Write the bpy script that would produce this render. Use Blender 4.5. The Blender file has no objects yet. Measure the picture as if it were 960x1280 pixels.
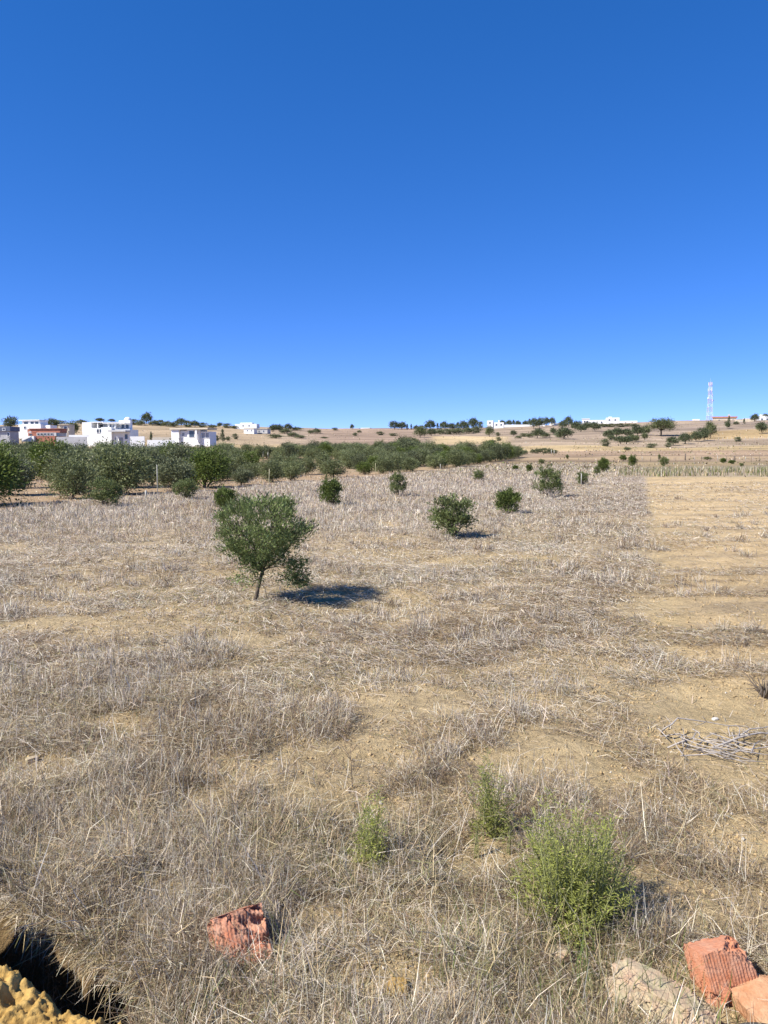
import bpy, math, random
import numpy as np
from mathutils import Vector, Matrix

random.seed(11)
R = np.random.default_rng(11)
S = bpy.context.scene
COL = S.collection

# ------------------------------------------------------------------ camera geometry
F, HC, TH = 961.0, 2.4, math.radians(4.46)
CT, ST = math.cos(TH), math.sin(TH)
def slope(py):                       # dz per metre forward for a photo row
    r = (640.0 - np.asarray(py, float)) / F
    return (r * CT - ST) / (CT + r * ST)
def ucol(px, py=565.0):              # dx per metre forward
    r = (640.0 - np.asarray(py, float)) / F
    return (np.asarray(px, float) - 480.0) / F / (CT + r * ST)

# ------------------------------------------------------------------ noise
def _hash(ix, iy, seed):
    n = (ix.astype(np.int64) * 374761393 + iy.astype(np.int64) * 668265263 + seed * 974711) & 0x7fffffff
    n = ((n ^ (n >> 13)) * 1274126177) & 0x7fffffff
    n = ((n ^ (n >> 16)) * 1911520717) & 0x7fffffff
    return ((n ^ (n >> 15)) & 0xffffff) / float(0xffffff)
def vnoise(x, y, seed=0):
    x = np.asarray(x, float); y = np.asarray(y, float)
    ix = np.floor(x); iy = np.floor(y); fx = x - ix; fy = y - iy
    fx = fx * fx * (3 - 2 * fx); fy = fy * fy * (3 - 2 * fy)
    a = _hash(ix, iy, seed); b = _hash(ix + 1, iy, seed); c = _hash(ix, iy + 1, seed); d = _hash(ix + 1, iy + 1, seed)
    return (a * (1 - fx) + b * fx) * (1 - fy) + (c * (1 - fx) + d * fx) * fy
def fbm(x, y, seed=0, o=4):
    t = 0; a = .5; s = 0
    for k in range(o):
        t = t + a * vnoise(x * 2 ** k + 17.3 * k, y * 2 ** k - 9.1 * k, seed + k); s += a; a *= .5
    return t / s
def sstep(a, b, x):
    t = np.clip((x - a) / (b - a), 0, 1); return t * t * (3 - 2 * t)

# ------------------------------------------------------------------ terrain
PC = np.array([-300, 0, 150, 300, 450, 600, 750, 850, 960, 1260.])
PY = np.array([100, 140, 180, 220, 280, 360, 450, 560.])
PR = np.array([
    [588.5] * 10,
    [574, 574, 575, 577, 579, 579, 579, 579, 579, 579],
    [563, 563, 564, 567, 571, 572, 572, 572, 572, 572],
    [555, 555, 556, 560, 564, 566, 566, 566, 566, 566],
    [549, 549, 549, 553, 557, 558, 557, 557, 556, 556],
    [543, 543, 542, 546, 549, 549, 546, 544, 541, 540],
    [537, 538, 536, 540, 542, 541, 536, 533, 529, 528],
    [532, 532, 528, 533, 536, 534, 529, 526, 522, 521.]])
PU = ucol(PC)
PZ = np.array([HC + slope(PR[i]) * PY[i] for i in range(len(PY))])
def big_z(x, y):
    x, y = np.broadcast_arrays(np.asarray(x, float), np.asarray(y, float))
    u = np.clip(x / np.maximum(y, 5), PU[0], PU[-1])
    cols = [np.zeros_like(u), np.zeros_like(u)] + [np.interp(u, PU, PZ[i]) for i in range(len(PY))]
    ys = np.concatenate([[-1e4, 85.0], PY])
    z = np.zeros_like(u)
    for i in range(len(ys) - 1):
        m = (y >= ys[i]) & (y < ys[i + 1])
        t = (y - ys[i]) / (ys[i + 1] - ys[i])
        z = np.where(m, cols[i] * (1 - t) + cols[i + 1] * t, z)
    far = y >= ys[-1]
    z = np.where(far, cols[-1] - np.minimum((y - ys[-1]) * .012, 12), z)
    return z
# trench beside the spoil mound, bottom left of the photograph
TO = np.array([-1.90, 3.80]); TD = np.array([.83, -.558]); TN = np.array([.558, .83])
def seg_dist(x, y, a, b):
    d = b - a; t = np.clip(((x - a[0]) * d[0] + (y - a[1]) * d[1]) / (d @ d), 0, 1)
    return np.hypot(x - a[0] - t * d[0], y - a[1] - t * d[1]), t
def trench_sp(x, y):                  # along and across the ditch; p = 0 is the edge of the turf lip
    a = x - TO[0]; b = y - TO[1]
    return a * TD[0] + b * TD[1], a * TN[0] + b * TN[1] + (fbm(x * 4, y * 4, 8, 3) - .5) * .14
def T(x, y, lip=False):
    x, y = np.broadcast_arrays(np.asarray(x, float), np.asarray(y, float))
    z = big_z(x, y)
    near = 1 - sstep(60, 110, y)
    z = z + (fbm(x * .45, y * .45, 3, 3) - .5) * .16 * near
    z = z + (fbm(x * 2.6, y * 2.6, 5, 3) - .5) * .075 * near * (1 - sstep(14, 30, y))
    z = z + (fbm(x * .02, y * .02, 31, 3) - .5) * 1.6 * sstep(150, 320, y)
    q, p = trench_sp(x, y)
    if lip: p = np.where(p > -.02, 9, p)
    z = z - .62 * sstep(.30, .18, p) * sstep(-.54, -.42, p) * sstep(1.16, 1.02, q)
    return z
def wv(x, y):
    return .949 * x - .316 * y, .316 * x + .949 * y
def Tz(x, y): return float(T(x, y))
def ground_at(px, py):               # where a photo pixel meets the terrain
    m = float(slope(py)); u = float(ucol(px, py))
    Y = np.concatenate([np.linspace(2, 30, 3000), np.geomspace(30.01, 600, 3000)])
    d = T(u * Y, Y) - (HC + m * Y)
    i = np.argmax(d >= 0) if (d >= 0).any() else len(Y) - 60
    return np.array([u * Y[i], Y[i], float(T(u * Y[i], Y[i]))])

# ------------------------------------------------------------------ materials
def srgb(r, g, b, k=1.0):
    f = lambda c: ((c / 255 + .055) / 1.055) ** 2.4 if c > 10 else c / 255 / 12.92
    return np.array([f(r) * k, f(g) * k, f(b) * k])
def new_mat(name):
    m = bpy.data.materials.new(name); m.use_nodes = True
    nt = m.node_tree; return m, nt, nt.nodes['Principled BSDF'], nt.nodes['Material Output']
def mat_plain(name, col, rough=.8, var=.12, scale=3.0, bump=0.0, metal=0.0):
    m, nt, p, o = new_mat(name)
    tc = nt.nodes.new('ShaderNodeTexCoord'); n = nt.nodes.new('ShaderNodeTexNoise')
    n.inputs['Scale'].default_value = scale; n.inputs['Detail'].default_value = 6
    nt.links.new(tc.outputs['Object'], n.inputs['Vector'])
    r = nt.nodes.new('ShaderNodeValToRGB'); c = np.array(col[:3])
    r.color_ramp.elements[0].position = .3; r.color_ramp.elements[1].position = .7
    r.color_ramp.elements[0].color = (*np.clip(c * (1 - var), 0, 1), 1); r.color_ramp.elements[1].color = (*np.clip(c * (1 + var), 0, 1), 1)
    nt.links.new(n.outputs['Fac'], r.inputs['Fac']); nt.links.new(r.outputs['Color'], p.inputs['Base Color'])
    p.inputs['Roughness'].default_value = rough; p.inputs['Metallic'].default_value = metal
    if bump:
        b = nt.nodes.new('ShaderNodeBump'); b.inputs['Strength'].default_value = bump; b.inputs['Distance'].default_value = .02
        nt.links.new(n.outputs['Fac'], b.inputs['Height']); nt.links.new(b.outputs['Normal'], p.inputs['Normal'])
    return m
def mat_leaf(name, transl=.25, rough=.55, spec=.3):      # colour comes leaf by leaf from the mesh
    m, nt, p, o = new_mat(name)
    a = nt.nodes.new('ShaderNodeAttribute'); a.attribute_name = 'col'
    nt.links.new(a.outputs['Color'], p.inputs['Base Color'])
    p.inputs['Roughness'].default_value = rough; p.inputs['Specular IOR Level'].default_value = spec
    t = nt.nodes.new('ShaderNodeBsdfTranslucent'); mx = nt.nodes.new('ShaderNodeMixShader'); mx.inputs[0].default_value = transl
    nt.links.new(a.outputs['Color'], t.inputs['Color'])
    nt.links.new(p.outputs[0], mx.inputs[1]); nt.links.new(t.outputs[0], mx.inputs[2]); nt.links.new(mx.outputs[0], o.inputs['Surface'])
    return m
M = {}
M['leaf'] = mat_leaf('olive_leaves', .28, .6, .2)
M['grass'] = mat_leaf('dry_straw', .22, .8, .12)
M['weed'] = mat_leaf('green_weed', .3, .6, .2)
M['bark'] = mat_plain('olive_bark', (.11, .085, .06), .95, .35, 30, .6)
M['twig'] = mat_plain('grey_twig', (.36, .32, .28), .9, .3, 25, .4)
M['white'] = mat_plain('white_render', (.80, .79, .76), .85, .05, .6)
M['cream'] = mat_plain('cream_render', (.58, .50, .38), .88, .1, .6)
M['grey'] = mat_plain('grey_blockwork', (.46, .45, .44), .9, .12, .9)
M['slate'] = mat_plain('slate_grey_roof', (.10, .12, .17), .7, .15, 1.0)
M['redbrick'] = mat_plain('red_brickwork', (.34, .13, .085), .9, .2, 1.2)
M['roofred'] = mat_plain('terracotta_tiles', (.45, .22, .14), .9, .2, 1.2)
M['glass'] = mat_plain('window_glass', (.06, .08, .11), .15, .1, 1.0)
M['shade'] = mat_plain('grey_shutter', (.30, .32, .36), .7, .1, 1.0)
M['mastred'] = mat_plain('red_mast_paint', (.60, .16, .10), .6, .08, 1.0)
M['mastwhite'] = mat_plain('white_mast_paint', (.78, .78, .78), .6, .05, 1.0)
M['post'] = mat_plain('pale_post', (.46, .44, .38), .9, .12, 4.0)
M['cane'] = mat_plain('dry_cane', (.46, .42, .26), .9, .2, 8.0)
M['stemgreen'] = mat_plain('green_stem', (.22, .23, .09), .9, .25, 8.0)
M['palestem'] = mat_plain('pale_dry_stem', (.56, .48, .33), .9, .2, 12.0)
M['wood'] = mat_plain('weathered_wood', (.15, .12, .09), .9, .2, 8.0)

def mat_clay(name, col, dusty, groove=True, gscale=34.0):
    m, nt, p, o = new_mat(name)
    L = nt.links.new
    tc = nt.nodes.new('ShaderNodeTexCoord')
    n = nt.nodes.new('ShaderNodeTexNoise'); n.inputs['Scale'].default_value = 14; n.inputs['Detail'].default_value = 8; n.inputs['Roughness'].default_value = .7
    L(tc.outputs['Object'], n.inputs['Vector'])
    r = nt.nodes.new('ShaderNodeValToRGB'); e = r.color_ramp.elements
    e[0].position = .36; e[0].color = (*col, 1); e[1].position = .66; e[1].color = (*dusty, 1)
    L(n.outputs['Fac'], r.inputs['Fac'])
    n2 = nt.nodes.new('ShaderNodeTexNoise'); n2.inputs['Scale'].default_value = 90; n2.inputs['Detail'].default_value = 4
    L(tc.outputs['Object'], n2.inputs['Vector'])
    mx = nt.nodes.new('ShaderNodeMixRGB'); mx.blend_type = 'MULTIPLY'; mx.inputs[0].default_value = .35
    L(r.outputs[0], mx.inputs[1]); L(n2.outputs['Fac'], mx.inputs[2]); L(mx.outputs[0], p.inputs['Base Color'])
    p.inputs['Roughness'].default_value = .92; p.inputs['Specular IOR Level'].default_value = .15
    ad = nt.nodes.new('ShaderNodeMath'); ad.operation = 'ADD'
    L(n2.outputs['Fac'], ad.inputs[0]); L(n.outputs['Fac'], ad.inputs[1])
    b = nt.nodes.new('ShaderNodeBump'); b.inputs['Strength'].default_value = .5; b.inputs['Distance'].default_value = .009
    L(ad.outputs[0], b.inputs['Height']); L(b.outputs['Normal'], p.inputs['Normal'])
    return m
M['clay'] = mat_clay('fired_orange_clay', (.56, .205, .10), (.62, .34, .22))
M['claydust'] = mat_clay('dusty_red_clay', (.52, .20, .115), (.54, .32, .22))
M['claypale'] = mat_clay('pale_dusty_clay', (.50, .24, .12), (.62, .38, .22))
M['mortar'] = mat_clay('mortar_crust', (.46, .41, .26), (.54, .36, .25))
M['stone'] = mat_clay('dark_stone', (.07, .075, .07), (.12, .115, .10))
M['palestone'] = mat_clay('pale_limestone', (.62, .58, .50), (.72, .69, .62))
M['soil'] = mat_clay('yellow_clod_soil', (.40, .235, .065), (.58, .39, .135))

def mat_ground():
    m, nt, p, o = new_mat('field_soil'); L = nt.links.new
    a = nt.nodes.new('ShaderNodeAttribute'); a.attribute_name = 'col'
    g = nt.nodes.new('ShaderNodeNewGeometry')
    def noise(s, d=6, rr=.6):
        n = nt.nodes.new('ShaderNodeTexNoise'); n.inputs['Scale'].default_value = s; n.inputs['Detail'].default_value = d; n.inputs['Roughness'].default_value = rr
        L(g.outputs['Position'], n.inputs['Vector']); return n
    n1 = noise(1.7); n2 = noise(11, 8, .7); n3 = noise(70, 5, .7); n4 = noise(.12, 7, .65)
    def ramp(n, lo, hi, a_, b_):
        mr = nt.nodes.new('ShaderNodeMapRange'); mr.inputs[1].default_value = lo; mr.inputs[2].default_value = hi
        mr.inputs[3].default_value = a_; mr.inputs[4].default_value = b_; L(n.outputs['Fac'], mr.inputs[0]); return mr
    r1 = ramp(n1, .3, .7, .80, 1.14); r2 = ramp(n2, .32, .68, .74, 1.18); r3 = ramp(n3, .35, .65, .82, 1.12); r4 = ramp(n4, .35, .65, .86, 1.12)
    def mul(x, y):
        k = nt.nodes.new('ShaderNodeMath'); k.operation = 'MULTIPLY'; L(x.outputs[0], k.inputs[0]); L(y.outputs[0], k.inputs[1]); return k
    t = mul(mul(r1, r2), mul(r3, r4))
    vm = nt.nodes.new('ShaderNodeVectorMath'); vm.operation = 'SCALE'; L(a.outputs['Color'], vm.inputs[0]); L(t.outputs[0], vm.inputs['Scale'])
    L(vm.outputs[0], p.inputs['Base Color'])
    p.inputs['Roughness'].default_value = .95; p.inputs['Specular IOR Level'].default_value = .1
    ad = nt.nodes.new('ShaderNodeMath'); ad.operation = 'MULTIPLY_ADD'; ad.inputs[1].default_value = .35
    L(n3.outputs['Fac'], ad.inputs[0]); L(n2.outputs['Fac'], ad.inputs[2])
    b = nt.nodes.new('ShaderNodeBump'); b.inputs['Strength'].default_value = 1.0; b.inputs['Distance'].default_value = .06
    L(ad.outputs[0], b.inputs['Height']); L(b.outputs['Normal'], p.inputs['Normal'])
    return m
M['ground'] = mat_ground()

# ------------------------------------------------------------------ mesh helpers
def mesh_np(name, V, Fq, mat, col=None, smooth=False):
    """V (n,3); Fq (k,4) or (k,3) index array; col (n,3) albedo per vertex"""
    me = bpy.data.meshes.new(name); k = Fq.shape[1]
    me.vertices.add(len(V)); me.vertices.foreach_set('co', np.ascontiguousarray(V, np.float32).ravel())
    me.loops.add(Fq.size); me.loops.foreach_set('vertex_index', np.ascontiguousarray(Fq, np.int32).ravel())
    me.polygons.add(len(Fq)); me.polygons.foreach_set('loop_start', np.arange(0, Fq.size, k, dtype=np.int32))
    me.polygons.foreach_set('loop_total', np.full(len(Fq), k, np.int32))
    if smooth: me.polygons.foreach_set('use_smooth', np.ones(len(Fq), bool))
    me.update(calc_edges=True)
    if col is not None:
        a = me.attributes.new('col', 'FLOAT_COLOR', 'POINT')
        c = np.ones((len(V), 4), np.float32); c[:, :3] = np.clip(col, 0, 1); a.data.foreach_set('color', c.ravel())
    me.materials.append(mat)
    return me
def link(name, me, parent=None, loc=None):
    o = bpy.data.objects.new(name, me); COL.objects.link(o)
    if parent: o.parent = parent
    if loc is not None: o.location = loc
    return o
def tag(o, label=None, cat=None, group=None, kind=None):
    if label: o['label'] = label
    if cat: o['category'] = cat
    if group: o['group'] = group
    if kind: o['kind'] = kind
    return o
def thing(name, label, cat, loc, rz=0.0, group=None):
    o = bpy.data.objects.new(name, None); COL.objects.link(o); o.empty_display_size = .2
    o.location = loc; o.rotation_euler = (0, 0, rz); return tag(o, label, cat, group)
def copy_thing(src, loc, rz, sc, label, group=None):
    o = src.copy(); COL.objects.link(o); o.location = loc; o.rotation_euler = (0, 0, rz); o.scale = sc
    o['label'] = label
    if group: o['group'] = group
    elif 'group' in o: del o['group']
    for ch in src.children:
        c = ch.copy(); COL.objects.link(c); c.parent = o
        for g in ch.children:
            d = g.copy(); COL.objects.link(d); d.parent = c
    return o
class MB:
    def __init__(s): s.v = []; s.f = []
    def box(s, x0, x1, y0, y1, z0, z1):
        n = len(s.v)
        s.v += [(x0, y0, z0), (x1, y0, z0), (x1, y1, z0), (x0, y1, z0), (x0, y0, z1), (x1, y0, z1), (x1, y1, z1), (x0, y1, z1)]
        s.f += [tuple(n + i for i in q) for q in ((0, 3, 2, 1), (4, 5, 6, 7), (0, 1, 5, 4), (1, 2, 6, 5), (2, 3, 7, 6), (3, 0, 4, 7))]; return s
    def tube(s, pts, rad, k=6, cap=True):
        pts = [Vector(p) for p in pts]; n0 = len(s.v)
        up = Vector((.3, .2, .9))
        for i, p in enumerate(pts):
            d = (pts[min(i + 1, len(pts) - 1)] - pts[max(i - 1, 0)]).normalized()
            a = d.cross(up)
            if a.length < 1e-3: a = d.cross(Vector((1, 0, 0)))
            a.normalize(); b = d.cross(a)
            r = rad[i] if hasattr(rad, '__len__') else rad
            for j in range(k):
                t = 2 * math.pi * j / k; s.v.append(tuple(p + a * (r * math.cos(t)) + b * (r * math.sin(t))))
        for i in range(len(pts) - 1):
            for j in range(k):
                s.f.append((n0 + i * k + j, n0 + i * k + (j + 1) % k, n0 + (i + 1) * k + (j + 1) % k, n0 + (i + 1) * k + j))
        if cap:
            s.f.append(tuple(n0 + j for j in range(k))[::-1]); e = n0 + (len(pts) - 1) * k
            s.f.append(tuple(e + j for j in range(k)))
        return s
    def dome(s, c, r, n=12, m=5):
        n0 = len(s.v)
        for i in range(m + 1):
            a = math.pi / 2 * i / m
            for j in range(n):
                t = 2 * math.pi * j / n; s.v.append((c[0] + r * math.cos(a) * math.cos(t), c[1] + r * math.cos(a) * math.sin(t), c[2] + r * math.sin(a)))
        for i in range(m):
            for j in range(n): s.f.append((n0 + i * n + j, n0 + i * n + (j + 1) % n, n0 + (i + 1) * n + (j + 1) % n, n0 + (i + 1) * n + j))
        return s
    def mesh(s, name, mat, smooth=False):
        me = bpy.data.meshes.new(name); me.from_pydata(s.v, [], s.f); me.materials.append(mat); me.update()
        if smooth:
            for p in me.polygons: p.use_smooth = True
        return me
    def build(s, name, mat, parent=None, smooth=False, loc=None):
        return link(name, s.mesh(name, mat, smooth), parent, loc)

# ------------------------------------------------------------------ ground sheet
def ground_colour(x, y):
    w, v = wv(x, y)
    sand = np.array([.58, .435, .228]); c = np.ones(x.shape + (3,)) * sand
    k = lambda m, col: c * (1 - m[..., None]) + np.asarray(col) * m[..., None]
    n = fbm(x * .35, y * .35, 21, 4)
    # soil under the dry grass: greyer, full of plant crumbs
    gl = (1 - sstep(-.25, .45, w - .28 + (fbm(x * .8, y * .8, 40, 3) - .5) * .8))
    gl = np.where(y < 6, .55, gl)
    c = k(gl * (.25 + .75 * sstep(12, 34, y)) * sstep(.3, .6, n + .12), [.40, .325, .235])
    c = k(gl * sstep(20, 45, y) * .85, [.43, .345, .265])
    # right hand field: brown streaks of dead weeds lying across it
    st = fbm(x * .35, y * 1.5, 55, 4)
    rf = sstep(.28, 1.0, w) * sstep(6, 9, y) * (1 - sstep(70, 73, y))
    c = k(rf, [.60, .44, .238])
    c = k(rf * sstep(.52, .68, st) * .5, [.33, .255, .165])
    # orange tilled soil in the olive grove
    gv = (1 - sstep(-26.5, -24.5, w + (fbm(x * .2, y * .2, 9, 2) - .5) * 2)) * (1 - sstep(170, 230, y))
    c = k(gv, [.42, .295, .18])
    # strip past the field end, then hill fields by distance
    u = x / np.maximum(y, 1)
    far = sstep(72, 76, y) * (w > -25)
    c = k(far * sstep(-.5, .5, u * 0 + 1), [.40, .315, .205])
    jit = (fbm(x * .03, y * .03, 71, 3) - .5)
    yy = y * (1 + .10 * jit) + 14 * jit
    for a, b, col in ((122, 150, (.46, .335, .19)), (150, 166, (.36, .255, .165)), (166, 190, (.49, .345, .21)),
                      (190, 199, (.33, .225, .15)), (199, 236, (.46, .315, .205)), (236, 275, (.56, .405, .22)), (275, 335, (.42, .31, .215)), (335, 2e4, (.44, .325, .235))):
        m = sstep(a - 3, a + 3, yy) * (1 - sstep(b - 3, b + 3, yy)); c = k(m * (1 - gv), col)
    # left hill: paler straw field; centre: mauve stubble with a pale cut bank
    lf = sstep(250, 270, y) * (1 - sstep(-.17, -.10, u)); c = k(lf, [.50, .365, .235])
    cf = sstep(250, 280, y) * sstep(-.12, -.06, u) * (1 - sstep(.03, .08, u)); c = k(cf * .8, [.40, .275, .20])
    bank = sstep(.055, .07, u) * (1 - sstep(.15, .17, u)) * sstep(290, 300, y + 25 * jit) * (1 - sstep(385, 400, y + 40 * jit)); c = k(bank, [.62, .455, .26])
    band = sstep(.385, .40, u) * sstep(318, 326, y) * (1 - sstep(385, 395, y)); c = k(band * .8, [.50, .34, .16])
    rs = sstep(.2, .25, u) * sstep(395, 420, y) * sstep(.45, .6, fbm(x * .02, y * .05, 91, 3)); c = k(rs * .6, [.34, .26, .21])
    mot = fbm(x * .05, y * .05, 77, 5); c = c * (1 + (.7 * (mot - .5)) * sstep(80, 150, y))[..., None]
    stk = fbm(x * .012 + y * .01, y * .16, 95, 4); c = c * (1 - .13 * sstep(90, 130, y) + .75 * (stk - .5) * sstep(90, 130, y))[..., None]
    c = np.where((y > 90)[..., None], c * np.array([.97, 1.0, .98]), c)
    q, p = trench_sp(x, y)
    c = k(sstep(.38, .30, p) * sstep(-.6, -.54, p) * sstep(1.22, 1.12, q) * .9, [.27, .175, .08])  # ditch soil darkened in the colour to deepen its shade
    return c
# ------------------------------------------------------------------ spoil mound (bottom left corner), plus unseen ridges added to shade the ditch
n = 400
gx, gy = np.meshgrid(np.linspace(-3.7, -.4, n), np.linspace(1.7, 4.5, n), indexing='ij')
MA, MB2 = np.array([-3.0, 3.82]), np.array([-1.10, 2.70])
dist, t = seg_dist(gx, gy, MA, MB2)
hh = .56 * (1 - sstep(.12, .36, dist))
hh = np.maximum(hh, np.interp(gy, [2.15, 2.45, 2.95, 3.4, 3.62], [0, .98, 1.0, .94, 0]) * (1 - sstep(.10, .34, np.abs(gx + 2.22))))  # unseen ridge added left of frame to block sun from the ditch
hh = np.maximum(hh, np.interp(gy, [3.1, 3.35, 3.95, 4.15], [0, 1.0, .88, 0]) * (1 - sstep(.16, .40, np.abs(gx + 2.66))))  # second added ridge out of view, blocks sun from the ditch's left part
lump = (fbm(gx * 3.6, gy * 3.6, 61, 4) - .5) * .24 - np.abs(fbm(gx * 8, gy * 8, 66, 4) - .5) * .15 + (.25 - np.abs(fbm(gx * 15, gy * 15, 68, 4) - .5)) * .09 + (fbm(gx * 45, gy * 45, 70, 4) - .5) * .06
gz = -.40 + hh + lump * sstep(.0, .3, hh)
idx = np.arange(n * n).reshape(n, n); FQ = np.stack([idx[:-1, :-1], idx[1:, :-1], idx[1:, 1:], idx[:-1, 1:]], -1).reshape(-1, 4)
keep = (hh.reshape(-1)[FQ] > .0).any(1)
mo = link('soil_mound_shade_ridges', mesh_np('soil_mound_shade_ridges', np.stack([gx, gy, gz], -1).reshape(-1, 3), FQ[keep], M['soil'], None, True))
tag(mo, 'lumpy yellow earth heap beside a dark ditch, nearest left corner, with added unseen shade ridges', 'soil mound', kind='structure')

# turf lip, its overhang shaped to shade the ditch wall
nq, npp = 150, 26
qq, ff = np.meshgrid(np.linspace(-1.6, 1.26, nq), np.linspace(0, 1, npp), indexing='ij')
p0 = (fbm(qq * 5, qq * 0 + 3, 411, 3) - .5) * .16 + .10 * sstep(1.0, 1.3, qq); p0 = p0 + .04; pp = p0 + (.50 - p0) * ff
lx = TO[0] + TD[0] * qq + TN[0] * pp; ly = TO[1] + TD[1] * qq + TN[1] * pp
top = T(lx, ly, True); q_, p_ = trench_sp(lx, ly); bz = big_z(lx, ly)
top = bz + (fbm(lx * .45, ly * .45, 3, 3) - .5) * .16 + (fbm(lx * 2.6, ly * 2.6, 5, 3) - .5) * .075 + .012
bot = top - .012 - .09 * ff - .02 * fbm(lx * 14, ly * 14, 415, 2)
Vl = np.concatenate([np.stack([lx, ly, top], -1).reshape(-1, 3), np.stack([lx, ly, bot], -1).reshape(-1, 3)])
ii = np.arange(nq * npp).reshape(nq, npp); N0 = nq * npp
qf = lambda a: np.stack([a[:-1, :-1], a[1:, :-1], a[1:, 1:], a[:-1, 1:]], -1).reshape(-1, 4)
ed = np.stack([ii[:-1, 0], ii[:-1, 0] + N0, ii[1:, 0] + N0, ii[1:, 0]], -1)
e2 = np.stack([ii[-1, :-1], ii[-1, :-1] + N0, ii[-1, 1:] + N0, ii[-1, 1:]], -1)
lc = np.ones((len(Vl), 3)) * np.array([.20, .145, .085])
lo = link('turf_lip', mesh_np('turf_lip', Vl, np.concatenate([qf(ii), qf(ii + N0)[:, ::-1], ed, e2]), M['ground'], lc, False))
tag(lo, 'grassy edge of turf overhanging the dark ditch', 'turf edge', kind='structure')

# ------------------------------------------------------------------ dry grass (stuff)
PAL = dict(mauve=(.46, .38, .305), grey=(.47, .42, .345), straw=(.52, .41, .245), pale=(.68, .61, .49), brown=(.235, .165, .105), olive=(.25, .235, .115), dark=(.115, .085, .06), green=(.13, .17, .05))
PN = list(PAL); PA = np.array([PAL[k] for k in PN])
def blade_mesh(name, P, L, W, az, a0, a1, col, label):
    n = len(P); hx, hy = np.cos(az), np.sin(az)
    d0 = np.stack([np.sin(a0) * hx, np.sin(a0) * hy, np.cos(a0)], 1); d1 = np.stack([np.sin(a1) * hx, np.sin(a1) * hy, np.cos(a1)], 1)
    tw = az + R.uniform(.9, 2.2, n)
    sd = np.stack([np.cos(tw), np.sin(tw), R.uniform(-.5, .5, n)], 1) * W[:, None] * .5
    p1 = P + d0 * (L * .5)[:, None]; p2 = p1 + d1 * (L * .5)[:, None]
    V = np.stack([P - sd, P + sd, p1 - sd * .9, p1 + sd * .9, p2 - sd * .25, p2 + sd * .25], 1).reshape(-1, 3)
    b = np.arange(n)[:, None] * 6
    Fq = np.concatenate([b + np.array([[0, 1, 3, 2]]), b + np.array([[2, 3, 5, 4]])], 0)
    o = link(name, mesh_np(name, V, Fq, M['grass'], np.repeat(col, 6, 0)))
    return tag(o, label, 'dry grass', kind='stuff')
BARE = [(420, 965, 1.0), (520, 880, .9), (890, 760, 1.5), (880, 880, 1.0), (870, 1120, .55), (700, 950, .7), (520, 1235, .22), (920, 1060, .5), (470, 1010, .35), (740, 1190, .2), (130, 905, .35), (430, 1075, .12), (605, 1080, .3), (310, 800, .5), (55, 965, .4), (255, 1015, .28), (195, 1120, .16), (390, 1150, .16), (80, 780, .6), (420, 1230, .14)]
BARE = [(*ground_at(a, b)[:2], r) for a, b, r in BARE]
BARE = [(a, b, r * .85) for a, b, r in BARE]
CLEAR = [(*ground_at(a, b)[:2], r) for a, b, r in ((905, 1250, .34), (835, 1275, .20), (950, 1270, .25), (300, 1205, .22), (890, 945, .55), (716, 1150, .16), (462, 1090, .14), (612, 1048, .14))]
def bare_mask(x, y):
    m = np.zeros_like(x)
    for bx, by, r in BARE:
        q = np.hypot((x - bx) / 1.25, y - by) / r + (fbm(x * 3.1, y * 3.1, 15, 3) - .5) * 1.3
        m = np.maximum(m, 1 - sstep(.65, 1.15, q))
    return m
def density(x, y):
    w, v = wv(x, y)
    nz = fbm(x * .55, y * .55, 101, 4); n2 = fbm(x * 1.9, y * 1.9, 131, 3)
    d = sstep(.40, .60, .5 * nz + .5 * n2 + .12 * sstep(16, 30, y) + .09 * (x < -.3) * (y < 9))
    d = .22 + .78 * d
    edge = w - .28 + (fbm(x * .7, y * .7, 40, 3) - .5) * .7
    left = 1 - sstep(-.12, .30, edge)
    st = fbm(x * .45, y * 1.8, 55, 4)
    right = .04 + .72 * sstep(.50, .64, st)
    nearm = 1 - sstep(4.8, 6.6, y)
    right = right * (1 - nearm) + nearm * .75 * (.25 + .75 * d)
    d = d * left + right * (1 - left) * (y < 71)
    d = d * (1 - .93 * bare_mask(x, y))
    for rx, ry, rr in CLEAR: d = d * (.12 + .88 * sstep(rr * .7, rr, np.hypot(x - rx, (y - ry) * .8)))
    d = d * (.06 + .94 * sstep(-26.5, -24, w + (fbm(x * .25, y * .25, 9, 2) - .5) * 3))
    q, p = trench_sp(x, y); d = d * np.where((p < .02) & (p > -.56) & (q < 1.12), 0, 1); d = np.where((p >= .02) & (p < .50) & (q < 1.25) & (q > -1.2), np.maximum(d, .7), d)
    tr, t = seg_dist(x, y, np.array([-3.0, 3.82]), np.array([-1.10, 2.70])); d = d * sstep(.22, .3, tr)
    return d
ys = np.concatenate([np.linspace(-30, 1.6, 24), np.geomspace(1.75, 700, 640), np.geomspace(760, 9000, 14)])
ts = np.concatenate([-np.geomspace(.72, 2.6, 12)[::-1], np.linspace(-.70, .70, 430), np.geomspace(.72, 2.6, 12)])
YY, TT = np.meshgrid(ys, ts, indexing='ij'); XX = TT * np.maximum(YY, 5.0)
ZZ = T(XX, YY); GC = ground_colour(XX, YY)
mul = density(XX, YY) * (1 - sstep(11, 24, YY)) * (YY > 1.8) * (.36 + .4 * fbm(XX * 3, YY * 3, 351, 3)); GC = GC * (1 - mul[..., None]) + np.array([.225, .16, .095]) * mul[..., None]   # rotted stem mulch plus painted shade: ground darkened under the thick straw
nr, nc = XX.shape
idx = np.arange(nr * nc).reshape(nr, nc)
FQ = np.stack([idx[:-1, :-1], idx[:-1, 1:], idx[1:, 1:], idx[1:, :-1]], -1).reshape(-1, 4)
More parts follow.
